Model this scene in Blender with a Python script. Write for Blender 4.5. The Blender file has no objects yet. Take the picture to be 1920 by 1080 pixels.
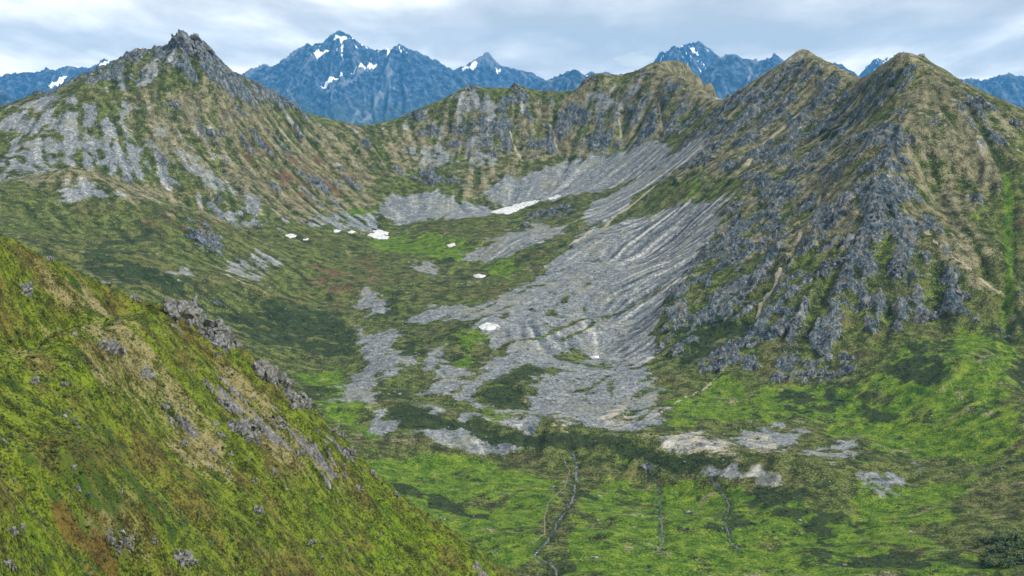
import bpy, math, random
import numpy as np

rng = np.random.default_rng(7)
random.seed(7)
S = bpy.context.scene
COL = S.collection
R = math.radians

# ------------------------------------------------------------------ camera
FPX, HOR, CAMZ = 2638.0, 200.0, 350.0          # focal length in photo pixels, horizon row, camera height
PITCH = math.atan((540.0 - HOR) / FPX)
cam_d = bpy.data.cameras.new('camera')
cam_d.sensor_width = 36.0
cam_d.lens = 36.0 * FPX / 1920.0
cam_d.clip_start = 0.5
cam_d.clip_end = 80000.0
cam = bpy.data.objects.new('camera', cam_d)
COL.objects.link(cam)
cam.location = (0, 0, CAMZ)
cam.rotation_euler = (math.pi / 2 - PITCH, 0, 0)
S.camera = cam

# ------------------------------------------------------------------ light
SUN_EL, SUN_AZ = 46.0, 112.0                    # elevation; azimuth clockwise from the view direction (+Y)
sun_dir = np.array([math.sin(R(SUN_AZ)) * math.cos(R(SUN_EL)), math.cos(R(SUN_AZ)) * math.cos(R(SUN_EL)), math.sin(R(SUN_EL))])
sun_d = bpy.data.lights.new('sun', 'SUN')
sun_d.energy = 1.5
sun_d.angle = R(10.0)
sun_d.color = (1.0, 0.975, 0.93)
sun = bpy.data.objects.new('sun', sun_d)
COL.objects.link(sun)
import mathutils
sun.rotation_euler = mathutils.Vector((-sun_dir[0], -sun_dir[1], -sun_dir[2])).to_track_quat('-Z', 'Y').to_euler()
sun.location = (0, 0, 3000)

S.cycles.max_bounces = 4
S.cycles.diffuse_bounces = 2
S.cycles.volume_bounces = 0
S.view_settings.view_transform = 'Standard'
S.view_settings.look = 'None'
S.view_settings.gamma = 1.0
S.view_settings.exposure = 1.8
S.view_settings.use_curve_mapping = False


class NT:
    """small helper to write node trees"""
    def __init__(self, tree):
        self.t = tree
        tree.nodes.clear()

    def n(self, kind, **kw):
        nd = self.t.nodes.new(kind)
        for k, v in kw.items():
            setattr(nd, k, v)
        return nd

    def l(self, a, b):
        self.t.links.new(a, b)

    def val(self, sock, v):
        if isinstance(v, bpy.types.NodeSocket):
            self.l(v, sock)
        elif isinstance(v, (tuple, list)) and len(v) == 3 and sock.type == 'RGBA':
            sock.default_value = (*v, 1.0)
        else:
            sock.default_value = v

    def math(self, op, a, b=None, c=None, clamp=False):
        nd = self.n('ShaderNodeMath', operation=op, use_clamp=clamp)
        self.val(nd.inputs[0], a)
        if b is not None:
            self.val(nd.inputs[1], b)
        if c is not None:
            self.val(nd.inputs[2], c)
        return nd.outputs[0]

    def mix(self, f, a, b, blend='MIX'):
        nd = self.n('ShaderNodeMix', data_type='RGBA', blend_type=blend)
        self.val(nd.inputs[0], f)
        self.val(nd.inputs[6], a)
        self.val(nd.inputs[7], b)
        return nd.outputs[2]

    def noise(self, vec, scale, detail=4.0, rough=0.55, out=0, dist=0.0):
        nd = self.n('ShaderNodeTexNoise')
        nd.inputs['Scale'].default_value = scale
        nd.inputs['Detail'].default_value = detail
        nd.inputs['Roughness'].default_value = rough
        nd.inputs['Distortion'].default_value = dist
        self.l(vec, nd.inputs['Vector'])
        return nd.outputs[out]

    def ramp(self, f, stops, interp='LINEAR'):
        nd = self.n('ShaderNodeValToRGB')
        cr = nd.color_ramp
        cr.interpolation = interp
        while len(cr.elements) < len(stops):
            cr.elements.new(0.5)
        for e, (p, c) in zip(cr.elements, stops):
            e.position = p
            e.color = (c, c, c, 1) if not isinstance(c, (tuple, list)) else (*c, 1)
        self.l(f, nd.inputs[0])
        return nd.outputs[0]

    def smooth(self, v, lo, hi):
        nd = self.n('ShaderNodeMapRange', interpolation_type='SMOOTHSTEP')
        self.val(nd.inputs[0], v)
        nd.inputs[1].default_value = lo
        nd.inputs[2].default_value = hi
        return nd.outputs[0]


# ------------------------------------------------------------------ sky: a broken overcast deck over a clear sky
world = bpy.data.worlds.new('World')
S.world = world
world.use_nodes = True
w = NT(world.node_tree)
sky = w.n('ShaderNodeTexSky', sky_type='NISHITA', sun_disc=False)
sky.sun_elevation = R(SUN_EL)
sky.sun_rotation = R(SUN_AZ)
sky.air_density = 1.0
sky.dust_density = 1.0
clear = w.n('ShaderNodeVectorMath', operation='SCALE')
w.l(sky.outputs[0], clear.inputs[0])
clear.inputs['Scale'].default_value = 0.10
tc = w.n('ShaderNodeTexCoord')
sep = w.n('ShaderNodeSeparateXYZ')
w.l(tc.outputs['Generated'], sep.inputs[0])
den = w.math('ADD', w.math('MAXIMUM', sep.outputs[2], 0.0), 0.11)   # a curved cloud deck: flat layer bending down at the horizon
cx = w.math('DIVIDE', sep.outputs[0], den)
cy = w.math('DIVIDE', sep.outputs[1], den)
comb = w.n('ShaderNodeCombineXYZ')
w.l(cx, comb.inputs[0])
w.l(cy, comb.inputs[1])
comb.inputs[2].default_value = 3.1
cm = w.n('ShaderNodeMapping')
cm.inputs['Scale'].default_value = (1.15, 0.42, 1.0)
cm.inputs['Location'].default_value = (2.35, 0.6, 0.0)
w.l(comb.outputs[0], cm.inputs[0])
big = w.noise(cm.outputs[0], 0.55, 3.0, 0.5, dist=0.15)
mid = w.noise(cm.outputs[0], 1.7, 7.0, 0.55, dist=0.2)
both = w.math('ADD', w.math('MULTIPLY', big, 0.5), w.math('MULTIPLY', mid, 0.5))
cloud_c = w.ramp(both, [(0.37, (0.196, 0.208, 0.218)), (0.45, (0.255, 0.262, 0.266)), (0.51, (0.345, 0.346, 0.342)), (0.57, (0.47, 0.46, 0.44))])
cover = w.smooth(w.noise(cm.outputs[0], 0.8, 5.0, 0.55), 0.30, 0.36)
cover = w.math('MAXIMUM', cover, 0.8)
mixed = w.mix(cover, clear.outputs[0], cloud_c)
bg = w.n('ShaderNodeBackground')
w.l(mixed, bg.inputs[0])
bg.inputs[1].default_value = 1.0
wo = w.n('ShaderNodeOutputWorld')
w.l(bg.outputs[0], wo.inputs[0])

# ------------------------------------------------------------------ numeric helpers
F4 = np.float32
_perm = rng.permutation(4096).astype(np.int32)
_gx = np.cos(np.arange(4096) * 2.399963).astype(F4)
_gy = np.sin(np.arange(4096) * 2.399963).astype(F4)


def perlin(x, y, seed=0):
    """2-D gradient noise, about -0.7..0.7"""
    x = np.asarray(x, F4)
    y = np.asarray(y, F4)
    xi = np.floor(x).astype(np.int32)
    yi = np.floor(y).astype(np.int32)
    fx = x - xi
    fy = y - yi
    u = fx * fx * fx * (fx * (fx * 6 - 15) + 10)
    v = fy * fy * fy * (fy * (fy * 6 - 15) + 10)

    def g(ix, iy, dx, dy):
        h = _perm[(_perm[(ix + seed * 131) & 4095] + iy) & 4095]
        return _gx[h] * dx + _gy[h] * dy
    a = g(xi, yi, fx, fy)
    b = g(xi + 1, yi, fx - 1, fy)
    c = g(xi, yi + 1, fx, fy - 1)
    d = g(xi + 1, yi + 1, fx - 1, fy - 1)
    ab = a + u * (b - a)
    cd = c + u * (d - c)
    return (ab + v * (cd - ab)) * F4(1.45)


def fbm(x, y, size, octs=4, gain=0.5, seed=0):
    o = np.zeros_like(np.asarray(x, F4))
    a = 1.0
    tot = 0.0
    for k in range(octs):
        o += F4(a) * perlin(x / F4(size), y / F4(size), seed + k * 7)
        tot += a
        a *= gain
        size /= 2.03
    return o / F4(tot)


def ridged(x, y, size, octs=4, gain=0.55, seed=0):
    o = np.zeros_like(np.asarray(x, F4))
    a = 1.0
    tot = 0.0
    wgt = F4(1.0)
    for k in range(octs):
        n = 1.0 - np.abs(perlin(x / F4(size), y / F4(size), seed + k * 7)) * F4(1.6)
        n = np.clip(n, 0, 1) ** 2 * wgt
        o += F4(a) * n
        wgt = np.clip(n * 1.6, 0.15, 1)
        tot += a
        a *= gain
        size /= 2.1
    return o / F4(tot)


def sstep(v, lo, hi):
    t = np.clip((v - lo) / (hi - lo), 0, 1)
    return t * t * (3 - 2 * t)


CP, SP = math.cos(PITCH), math.sin(PITCH)


def ray(px, py):
    """direction with unit forward (Y) component of the sight line through a photo pixel"""
    X = (np.asarray(px, float) - 960.0) / FPX
    Yc = (540.0 - np.asarray(py, float)) / FPX
    dy = CP + Yc * SP
    dz = -SP + Yc * CP
    return X / dy, dz / dy


def P(px, py, dist):
    """photo pixel + real distance (m) -> world point"""
    ax, az = ray(px, py)
    return np.array([ax * dist, dist, CAMZ + az * dist])


def project(pts):
    x, y, z = pts[:, 0], pts[:, 1], pts[:, 2] - CAMZ
    dep = y * CP - z * SP
    up = y * SP + z * CP
    return 960 + FPX * x / dep, 540 - FPX * up / dep


def dense(poly, step):
    """resample a polyline of rows (x, y, z, ...)"""
    out = []
    for a, b in zip(poly[:-1], poly[1:]):
        n = max(1, int(np.linalg.norm(b[:2] - a[:2]) / step))
        for k in range(n):
            out.append(a + (b - a) * k / n)
    out.append(poly[-1])
    return np.array(out)


class RBF:
    """height through scattered control points: linear radial functions, softened by c per centre"""
    def __init__(self, pts, c):
        pts = np.asarray(pts, float)
        self.xy = pts[:, :2]
        self.c2 = np.broadcast_to(np.asarray(c, float), len(pts)) ** 2
        n = len(pts)
        d = np.sqrt(((self.xy[:, None] - self.xy[None]) ** 2).sum(-1) + self.c2[None])
        A = np.zeros((n + 3, n + 3))
        A[:n, :n] = d + np.eye(n) * -0.8
        A[:n, n] = 1
        A[:n, n + 1:] = self.xy / 1000
        A[n:, :n] = A[:n, n:].T
        sol = np.linalg.solve(A, np.r_[pts[:, 2], 0, 0, 0])
        self.w = sol[:n]
        self.p = sol[n:]

    def __call__(self, x, y):
        x = np.asarray(x)
        shp = x.shape
        x = x.ravel().astype(F4)
        y = np.asarray(y).ravel().astype(F4)
        out = np.empty(len(x), F4)
        X, Y, C, W = self.xy[:, 0].astype(F4), self.xy[:, 1].astype(F4), self.c2.astype(F4), self.w.astype(F4)
        for i in range(0, len(x), 8192):
            a = x[i:i + 8192, None] - X
            a *= a
            b = y[i:i + 8192, None] - Y
            b *= b
            a += b
            a += C
            np.sqrt(a, out=a)
            out[i:i + 8192] = a @ W
        out += F4(self.p[0]) + F4(self.p[1]) * x / 1000 + F4(self.p[2]) * y / 1000
        return out.reshape(shp)


class Grid:
    """regular world grid carrying named fields"""
    def __init__(self, x0, x1, y0, y1, h):
        self.x0, self.y0, self.h = x0, y0, h
        self.nx = int((x1 - x0) / h) + 1
        self.ny = int((y1 - y0) / h) + 1
        self.X, self.Y = np.meshgrid((x0 + h * np.arange(self.nx)).astype(F4), (y0 + h * np.arange(self.ny)).astype(F4))
        self.f = {}

    def idx(self, x, y):
        i = np.clip((x - self.x0) / self.h, 0, self.nx - 1.001)
        j = np.clip((y - self.y0) / self.h, 0, self.ny - 1.001)
        return i, j

    def s(self, name, x, y):
        i, j = self.idx(np.asarray(x), np.asarray(y))
        i0 = i.astype(np.int32)
        j0 = j.astype(np.int32)
        u = (i - i0).astype(F4)
        v = (j - j0).astype(F4)
        a = self.f[name] if isinstance(name, str) else name
        return (a[j0, i0] * (1 - u) + a[j0, i0 + 1] * u) * (1 - v) + (a[j0 + 1, i0] * (1 - u) + a[j0 + 1, i0 + 1] * u) * v

    def lic(self, hfield, noises, steps, step):
        """smear noises along the fall line of hfield: gullies and stripes that run downhill"""
        gy, gx = np.gradient(hfield, self.h)
        m = np.sqrt(gx * gx + gy * gy) + 1e-4
        gx /= m
        gy /= m
        outs = [n.copy() for n in noises]
        for sg in (1, -1):
            i = (self.X - self.x0) / self.h
            j = (self.Y - self.y0) / self.h
            for k in range(steps):
                ii = np.clip(i + 0.5, 0, self.nx - 1).astype(np.int32)
                jj = np.clip(j + 0.5, 0, self.ny - 1).astype(np.int32)
                q = jj * self.nx + ii
                i = i + gx.ravel()[q] * F4(sg * step / self.h)
                j = j + gy.ravel()[q] * F4(sg * step / self.h)
                ii = np.clip(i + 0.5, 0, self.nx - 1).astype(np.int32)
                jj = np.clip(j + 0.5, 0, self.ny - 1).astype(np.int32)
                q = jj * self.nx + ii
                for o, n in zip(outs, noises):
                    o += n.ravel()[q]
        res = []
        for o in outs:
            o -= o.mean()
            res.append(o / (o.std() + 1e-6))
        return res


def poly_sdf(x, y, poly):
    """signed distance to a closed polygon, negative inside"""
    d2 = np.full(x.shape, 1e12, F4)
    inside = np.zeros(x.shape, bool)
    n = len(poly)
    for k in range(n):
        ax, ay = poly[k]
        bx, by = poly[(k + 1) % n]
        ex, ey = bx - ax, by - ay
        t = np.clip(((x - ax) * ex + (y - ay) * ey) / (ex * ex + ey * ey + 1e-9), 0, 1)
        qx = x - ax - t * ex
        qy = y - ay - t * ey
        d2 = np.minimum(d2, qx * qx + qy * qy)
        cond = (ay > y) != (by > y)
        inside ^= cond & (x < (bx - ax) * (y - ay) / (by - ay + 1e-12) + ax)
    d = np.sqrt(d2)
    return np.where(inside, -d, d)


def line_dist(x, y, line):
    d2 = np.full(x.shape, 1e12, F4)
    for (ax, ay), (bx, by) in zip(line[:-1], line[1:]):
        ex, ey = bx - ax, by - ay
        t = np.clip(((x - ax) * ex + (y - ay) * ey) / (ex * ex + ey * ey + 1e-9), 0, 1)
        qx = x - ax - t * ex
        qy = y - ay - t * ey
        d2 = np.minimum(d2, qx * qx + qy * qy)
    return np.sqrt(d2)


def mesh_from(name, verts, quads, smooth=True):
    me = bpy.data.meshes.new(name)
    verts = np.asarray(verts, F4)
    quads = np.asarray(quads, np.int32)
    nq, k = quads.shape
    me.vertices.add(len(verts))
    me.vertices.foreach_set('co', verts.ravel())
    me.loops.add(nq * k)
    me.loops.foreach_set('vertex_index', quads.ravel())
    me.polygons.add(nq)
    me.polygons.foreach_set('loop_start', np.arange(0, nq * k, k, dtype=np.int32))
    me.polygons.foreach_set('use_smooth', np.full(nq, smooth))
    me.update(calc_edges=True)
    return me


def set_col(me, name, rgba):
    at = me.attributes.new(name, 'FLOAT_COLOR', 'POINT')
    at.data.foreach_set('color', np.ascontiguousarray(rgba, F4).ravel())


def link(name, me, mat=None, parent=None, kind=None, label=None, cat=None, group=None):
    o = bpy.data.objects.new(name, me)
    COL.objects.link(o)
    if mat is not None:
        me.materials.clear()
        me.materials.append(mat)
    if parent is not None:
        o.parent = parent
    for k, v in (('kind', kind), ('label', label), ('category', cat), ('group', group)):
        if v:
            o[k] = v
    return o

# ================================================================== THE CIRQUE: control points (photo pixel, distance in metres)
# skyline ridges: px, py, distance
RIDGES = {
    'L': [  # left mountain with its rocky tor
        [(-330, 250, 2350), (-200, 235, 2400), (-80, 215, 2450), (0, 200, 2480), (30, 192, 2500), (55, 179, 2510), (100, 172, 2520), (140, 152, 2540),
         (165, 136, 2560), (200, 128, 2580), (220, 113, 2590), (240, 99, 2595), (258, 91, 2600), (280, 95, 2600), (287, 105, 2600), (300, 101, 2595),
         (315, 88, 2595), (326, 72, 2590), (340, 60, 2590), (350, 66, 2590), (362, 76, 2595), (382, 81, 2600), (391, 92, 2605), (396, 108, 2610),
         (416, 120, 2630), (436, 143, 2660), (470, 155, 2690), (510, 172, 2730), (545, 195, 2770), (575, 213, 2800), (630, 225, 2850), (665, 233, 2880)],
        [(318, 100, 2570), (300, 125, 2530), (250, 157, 2490), (165, 166, 2440), (120, 200, 2400), (70, 235, 2360)],
    ],
    'H': [
        [(690, 233, 2900), (745, 220, 2920), (800, 200, 2930), (845, 180, 2940), (865, 168, 2940), (880, 160, 2945), (915, 167, 2950), (955, 168, 2950),
         (964, 160, 2950), (980, 162, 2950), (1000, 173, 2950), (1050, 177, 2950), (1083, 165, 2945), (1096, 147, 2940), (1115, 137, 2930),
         (1158, 146, 2910), (1182, 144, 2900), (1196, 134, 2890), (1216, 126, 2880), (1240, 126, 2870), (1265, 140, 2850), (1307, 163, 2780), (1345, 190, 2680)],
        [(1250, 127, 2900), (1287, 137, 2960), (1310, 139, 3000), (1335, 149, 3000), (1364, 165, 2980), (1383, 174, 2950), (1420, 200, 2900)],
    ],
    'R': [
        [(1345, 191, 2640), (1383, 172, 2620), (1412, 153, 2600), (1441, 134, 2580), (1470, 115, 2560), (1493, 98, 2550), (1508, 93, 2545),
         (1522, 98, 2530), (1541, 108, 2500), (1565, 122, 2460), (1580, 132, 2430), (1599, 139, 2380), (1613, 144, 2340), (1628, 139, 2300),
         (1647, 125, 2240), (1666, 113, 2190), (1680, 102, 2150), (1695, 102, 2130), (1709, 106, 2125), (1728, 115, 2120), (1752, 125, 2110),
         (1776, 139, 2100), (1805, 153, 2090), (1834, 168, 2080), (1862, 180, 2070), (1891, 192, 2060), (1920, 205, 2050), (2000, 240, 2000),
         (2120, 280, 1940), (2300, 330, 1900)],
        [(1728, 125, 2095), (1715, 190, 2010), (1690, 250, 1940), (1660, 330, 1860), (1635, 400, 1800), (1600, 480, 1740), (1560, 570, 1670), (1530, 660, 1600)],
        [(1500, 110, 2530), (1450, 190, 2460), (1395, 270, 2350), (1340, 350, 2230), (1290, 440, 2110)],
        [(1620, 160, 2280), (1560, 240, 2190), (1490, 320, 2100), (1400, 420, 1990), (1310, 510, 1890), (1262, 560, 1820), (1245, 650, 1700)],
        [(1925, 290, 1930), (1945, 400, 1790), (1950, 520, 1660), (1950, 640, 1560), (1960, 760, 1440)],
    ],
    'F': [  # the lip of the terminal moraine
        [(735, 745, 1510), (770, 765, 1476), (870, 792, 1432), (1000, 805, 1406), (1100, 812, 1394), (1200, 826, 1362), (1300, 845, 1322), (1400, 866, 1278), (1500, 872, 1262)],
    ],
}
POINTS = {
    'L': [(540, 430, 2300), (440, 300, 2440), (480, 380, 2350), (380, 250, 2460), (330, 330, 2330), (250, 270, 2360), (100, 260, 2320), (0, 300, 2250),
          (600, 330, 2590), (560, 270, 2660), (640, 390, 2520), (-150, 320, 2200), (560, 390, 2420)],
    'B': [(150, 322, 2150), (270, 360, 2190), (400, 408, 2200), (500, 450, 2220), (300, 369, 2275), (150, 335, 2235), (400, 426, 2268), (60, 345, 2090), (0, 360, 2040), (150, 420, 2000),
          (250, 500, 1850), (380, 540, 1850), (350, 430, 2060), (440, 510, 1990), (350, 600, 1700), (0, 450, 1850), (100, 520, 1760), (-200, 420, 1900),
          (530, 475, 2140), (200, 640, 1560), (-100, 600, 1560)],
    'H': [(850, 300, 2770), (1000, 300, 2770), (1100, 280, 2790), (900, 385, 2600), (960, 392, 2590), (740, 340, 2690), (690, 400, 2540), (800, 380, 2610),
          (1180, 240, 2790), (1150, 310, 2690), (1200, 335, 2570), (1290, 230, 2680), (1250, 270, 2640), (1050, 370, 2600), (940, 230, 2870), (1040, 230, 2870),
          (1130, 200, 2860), (820, 250, 2860)],
    'S': [(1350, 400, 2110), (1200, 400, 2340), (1100, 450, 2230), (1000, 500, 2130), (1200, 500, 2060), (1150, 600, 1855), (1050, 620, 1800), (1270, 450, 2130),
          (1100, 390, 2480), (1300, 330, 2340), (1200, 660, 1720), (1240, 580, 1830), (1300, 470, 2010), (950, 600, 1830)],
    'R': [(1230, 700, 1620), (1350, 700, 1590), (1500, 735, 1525), (1650, 640, 1590), (1800, 600, 1620), (1885, 580, 1610), (1500, 560, 1690), (1450, 450, 1890),
          (1500, 400, 1930), (1550, 300, 2040), (1600, 220, 2170), (1450, 250, 2330), (1400, 330, 2180), (1800, 300, 1910), (1850, 400, 1810), (1890, 480, 1705),
          (1800, 450, 1740), (1890, 320, 1880), (1740, 350, 1880), (1700, 520, 1690), (1400, 560, 1760), (1300, 600, 1760), (1400, 640, 1650), (2100, 500, 1650),
          (2100, 700, 1450), (2300, 600, 1600), (1560, 180, 2330)],
    'F': [(800, 470, 2300), (900, 520, 2120), (700, 450, 2400), (700, 560, 1990), (800, 600, 1860), (900, 660, 1730), (700, 680, 1690), (800, 740, 1540),
          (1000, 700, 1615), (1150, 720, 1580), (1000, 755, 1510), (1200, 790, 1430), (620, 480, 2225), (560, 560, 1985), (560, 640, 1810), (620, 710, 1660),
          (450, 620, 1760), (400, 580, 1815), (480, 530, 1960), (640, 540, 2040), (640, 620, 1850), (850, 420, 2460), (860, 450, 2330), (960, 470, 2250),
          (700, 830, 1370), (700, 880, 1295), (600, 800, 1420), (870, 838, 1375), (1000, 858, 1365), (1200, 875, 1325), (1350, 900, 1272), (1000, 900, 1295),
          (1000, 980, 1160), (1000, 1060, 1052), (800, 960, 1185), (1200, 950, 1205), (1400, 950, 1205), (1400, 1060, 1050), (1700, 950, 1180), (1880, 1000, 1080),
          (1800, 850, 1310), (1900, 800, 1330), (1700, 800, 1410), (1900, 700, 1470), (1600, 740, 1495), (1450, 765, 1475), (1450, 830, 1345), (1300, 800, 1410),
          (1550, 850, 1305), (1600, 900, 1245), (1900, 1080, 960), (1000, 1200, 910), (1500, 1200, 900), (600, 1000, 1100), (300, 900, 1180), (2100, 900, 1180),
          (0, 800, 1300), (2200, 1100, 900), (400, 1200, 900), (-300, 900, 1200)],
}
cp, cc, cl = [], [], []
for lab, rr in RIDGES.items():
    for line in rr:
        d = dense(np.array([P(*q) for q in line]), 9.0 if lab == 'L' and line is rr[0] else 22.0)
        soft = 30.0 if lab == 'F' else 4.0 if lab == 'L' else 9.0
        cp += list(d)
        cc += [soft] * len(d)
        cl += [lab] * len(d)
        if line is rr[0] and lab in 'LHR':        # the far side of the ridges falls away
            for q in d[::(12 if lab == 'L' else 5)]:
                far = q.copy()
                far[1] += 330
                far[0] *= 1.1
                far[2] -= 210
                cp.append(far)
                cc.append(60)
                cl.append(lab)
for lab, pp in POINTS.items():
    for q in pp:
        cp.append(P(*q))
        cc.append(55.0)
        cl.append(lab)
cp = np.array(cp)
# drop near-duplicates so that the system stays well conditioned
keep = []
for k in range(len(cp)):
    if all((cp[k, 0] - cp[j, 0]) ** 2 + (cp[k, 1] - cp[j, 1]) ** 2 > 6.5 ** 2 for j in keep):
        keep.append(k)
cp, cc, cl = cp[keep], np.array(cc)[keep], np.array(cl)[keep]
base_rbf = RBF(cp, cc)

G = Grid(-1300, 1300, 860, 3420, 2.9)
G2 = Grid(-1310, 1310, 850, 3432, 5.0)
G2.f['b'] = base_rbf(G2.X, G2.Y)
Hb = G2.s('b', G.X, G.Y)
G.f['base'] = Hb


def hit(px, py, field='base', grid=None, lo=900.0, hi=3300.0):
    """where the sight line through a photo pixel meets the ground: world x, y (nearest pass if it misses)"""
    g = grid or G
    ax, az = ray(px, py)
    d = np.arange(lo, hi, 2.0)
    hz = CAMZ + az * d - g.s(field, (ax * d).astype(F4), d.astype(F4))
    neg = np.nonzero(hz < 0)[0]
    k = neg[0] if len(neg) else int(np.argmin(hz))
    return np.array([ax * d[k], d[k]])


def hits(pts, **kw):
    return np.array([hit(px, py, **kw) for px, py in pts])


def box_blur(a, n):
    for ax in (0, 1):
        c = np.cumsum(np.pad(a, [(n + 1, n) if k == ax else (0, 0) for k in (0, 1)], mode='edge').astype(np.float64), axis=ax)
        a = ((np.take(c, np.arange(2 * n + 1, c.shape[ax]), axis=ax) - np.take(c, np.arange(0, c.shape[ax] - 2 * n - 1), axis=ax)) / (2 * n + 1)).astype(F4)
    return a


# large-scale slope of the smooth ground
gy_, gx_ = np.gradient(Hb, G.h)
G.f['slope'] = np.sqrt(gx_ ** 2 + gy_ ** 2)
slope = G.f['slope']
steep = sstep(slope, 0.25, 0.6)

n_a = perlin(G.X / 34, G.Y / 34, 3)
n_b = perlin(G.X / 15, G.Y / 15, 11)
n_c = rng.standard_normal(G.X.shape).astype(F4)
L_a, = G.lic(Hb, [n_a], 18, 4.6)
L_b, L_c = G.lic(Hb, [n_b, n_c], 9, 4.0)
L_f, = G.lic(box_blur(Hb, 14), [perlin(G.X / 11, G.Y / 11, 13) + 0.6 * perlin(G.X / 5.5, G.Y / 5.5, 15)], 16, 6.6)   # long stripes of sorted stones
G.f['La'], G.f['Lb'], G.f['Lc'], G.f['Lf'] = L_a, L_b, L_c, L_f

# ------------------------------------------------------------------ what covers the ground (outlines read from the photo, laid on the ground)
warp_x = fbm(G.X, G.Y, 60, 4, 0.6, 21)
warp_y = fbm(G.X, G.Y, 60, 4, 0.6, 33)
WX = G.X + warp_x * 20 + fbm(G.X, G.Y, 14, 3, 0.6, 22) * 7
WY = G.Y + warp_y * 34 + fbm(G.X, G.Y, 14, 3, 0.6, 34) * 12


def area(polys, soft=7.0, wx=WX, wy=WY, grid=None, field='base', **kw):
    g = grid or G
    m = np.zeros(g.X.shape, F4)
    for pl in polys:
        q = hits(pl, grid=g, field=field, **kw)
        lo, hi = q.min(0) - 70, q.max(0) + 70
        i0, i1 = int(max(0, (lo[0] - g.x0) / g.h)), int(min(g.nx, (hi[0] - g.x0) / g.h + 1))
        j0, j1 = int(max(0, (lo[1] - g.y0) / g.h)), int(min(g.ny, (hi[1] - g.y0) / g.h + 1))
        if i1 <= i0 or j1 <= j0:
            continue
        sl = (slice(j0, j1), slice(i0, i1))
        m[sl] = np.maximum(m[sl], sstep(-poly_sdf(wx[sl], wy[sl], q), -soft, soft))
    return m


LX = G.X + fbm(G.X, G.Y, 16, 3, 0.6, 24) * 4
LY = G.Y + fbm(G.X, G.Y, 16, 3, 0.6, 26) * 5


def lines(ls, width, wx=LX, wy=LY, grid=None, field='base', **kw):
    g = grid or G
    m = np.zeros(g.X.shape, F4)
    for ln in ls:
        wd = width
        if isinstance(ln, tuple) and isinstance(ln[0], (int, float)) and isinstance(ln[1], list):
            wd, ln = ln
        q = hits(ln, grid=g, field=field, **kw)
        lo, hi = q.min(0) - 60, q.max(0) + 60
        i0, i1 = int(max(0, (lo[0] - g.x0) / g.h)), int(min(g.nx, (hi[0] - g.x0) / g.h + 1))
        j0, j1 = int(max(0, (lo[1] - g.y0) / g.h)), int(min(g.ny, (hi[1] - g.y0) / g.h + 1))
        sl = (slice(j0, j1), slice(i0, i1))
        m[sl] = np.maximum(m[sl], sstep(-line_dist(wx[sl], wy[sl], q), -wd, -wd * 0.35))
    return m


def rag(m, seed, amt=0.75, size=40, lo=0.34, hi=0.66, X=None, Y=None):
    X = G.X if X is None else X
    Y = G.Y if Y is None else Y
    return sstep(m + fbm(X, Y, size, 6, 0.72, seed) * amt, lo, hi) * sstep(m, 0.0, 0.12)


SCREE = [
    [(1368, 368), (1335, 440), (1285, 520), (1240, 585), (1222, 640), (1222, 700), (1240, 770), (1212, 803), (1130, 800), (1060, 782), (1000, 775), (930, 772),
     (850, 745), (900, 695), (930, 655), (885, 622), (870, 592), (800, 602), (760, 592), (800, 575), (900, 568), (960, 545), (1005, 520), (1060, 470),
     (1100, 432), (1180, 412), (1260, 388), (1312, 372)],
    [(868, 482), (940, 482), (1020, 457), (1065, 425), (1000, 418), (930, 450)],
    [(720, 368), (800, 362), (900, 382), (930, 398), (860, 412), (770, 420), (700, 402)],
    [(905, 365), (940, 342), (1100, 290), (1230, 258), (1265, 288), (1190, 335), (1110, 362), (1000, 382), (925, 390)],
    [(1110, 380), (1200, 330), (1300, 262), (1340, 250), (1280, 320), (1180, 395), (1090, 430)],
    [(0, 212), (80, 185), (160, 188), (215, 235), (250, 290), (330, 325), (450, 388), (545, 436), (500, 432), (380, 380), (250, 335), (130, 312), (0, 345)],
    [(300, 110), (330, 100), (300, 150), (200, 175), (180, 165), (260, 145)],
    [(112, 352), (170, 336), (245, 362), (185, 374), (120, 388)],
    [(320, 490), (372, 512), (345, 528)], [(405, 505), (470, 472), (540, 482), (475, 522), (440, 524)],
    [(660, 602), (690, 622), (752, 614), (732, 650), (772, 682), (752, 702), (705, 730), (692, 756), (640, 756), (652, 720), (682, 692), (676, 650)],
    [(702, 770), (722, 778), (748, 812), (708, 818), (692, 800)], [(756, 822), (830, 806), (960, 832), (1000, 850), (880, 852), (800, 836)],
    [(800, 650), (828, 650), (816, 700), (790, 706)], [(670, 560), (702, 545), (725, 582), (690, 590)], [(770, 505), (835, 522), (820, 495), (790, 488)],
    [(1385, 797), (1425, 802), (1462, 785), (1478, 818), (1512, 812), (1492, 846), (1430, 852), (1390, 832)],
    [(1522, 842), (1562, 842), (1602, 820), (1608, 850), (1572, 876), (1530, 862)], [(1312, 880), (1420, 878), (1445, 906), (1350, 897)],
    [(1240, 822), (1300, 808), (1372, 830), (1392, 862), (1282, 842)], [(1602, 892), (1660, 880), (1690, 900), (1650, 935)], [(1700, 872), (1758, 855), (1725, 893)],
    [(780, 760), (870, 775), (1010, 790), (1100, 800), (1000, 800), (870, 788)], [(830, 690), (900, 690), (860, 730), (800, 735)],
    [(610, 395), (700, 405), (720, 425), (640, 430), (560, 420)],
]
GREEN_IN_SCREE = [
    [(885, 745), (930, 702), (990, 684), (1055, 690), (1005, 722), (990, 765), (930, 765)], [(1040, 666), (1080, 655), (1112, 670), (1070, 682)],
    [(1010, 590), (1060, 560), (1040, 582)], [(1180, 370), (1290, 300), (1340, 270), (1260, 350), (1190, 395)], [(1270, 390), (1345, 345), (1320, 375)],
    [(985, 480), (1045, 445), (1010, 480), (950, 500)], [(930, 520), (1010, 498), (1030, 515), (960, 540), (925, 530)],
]
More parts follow.
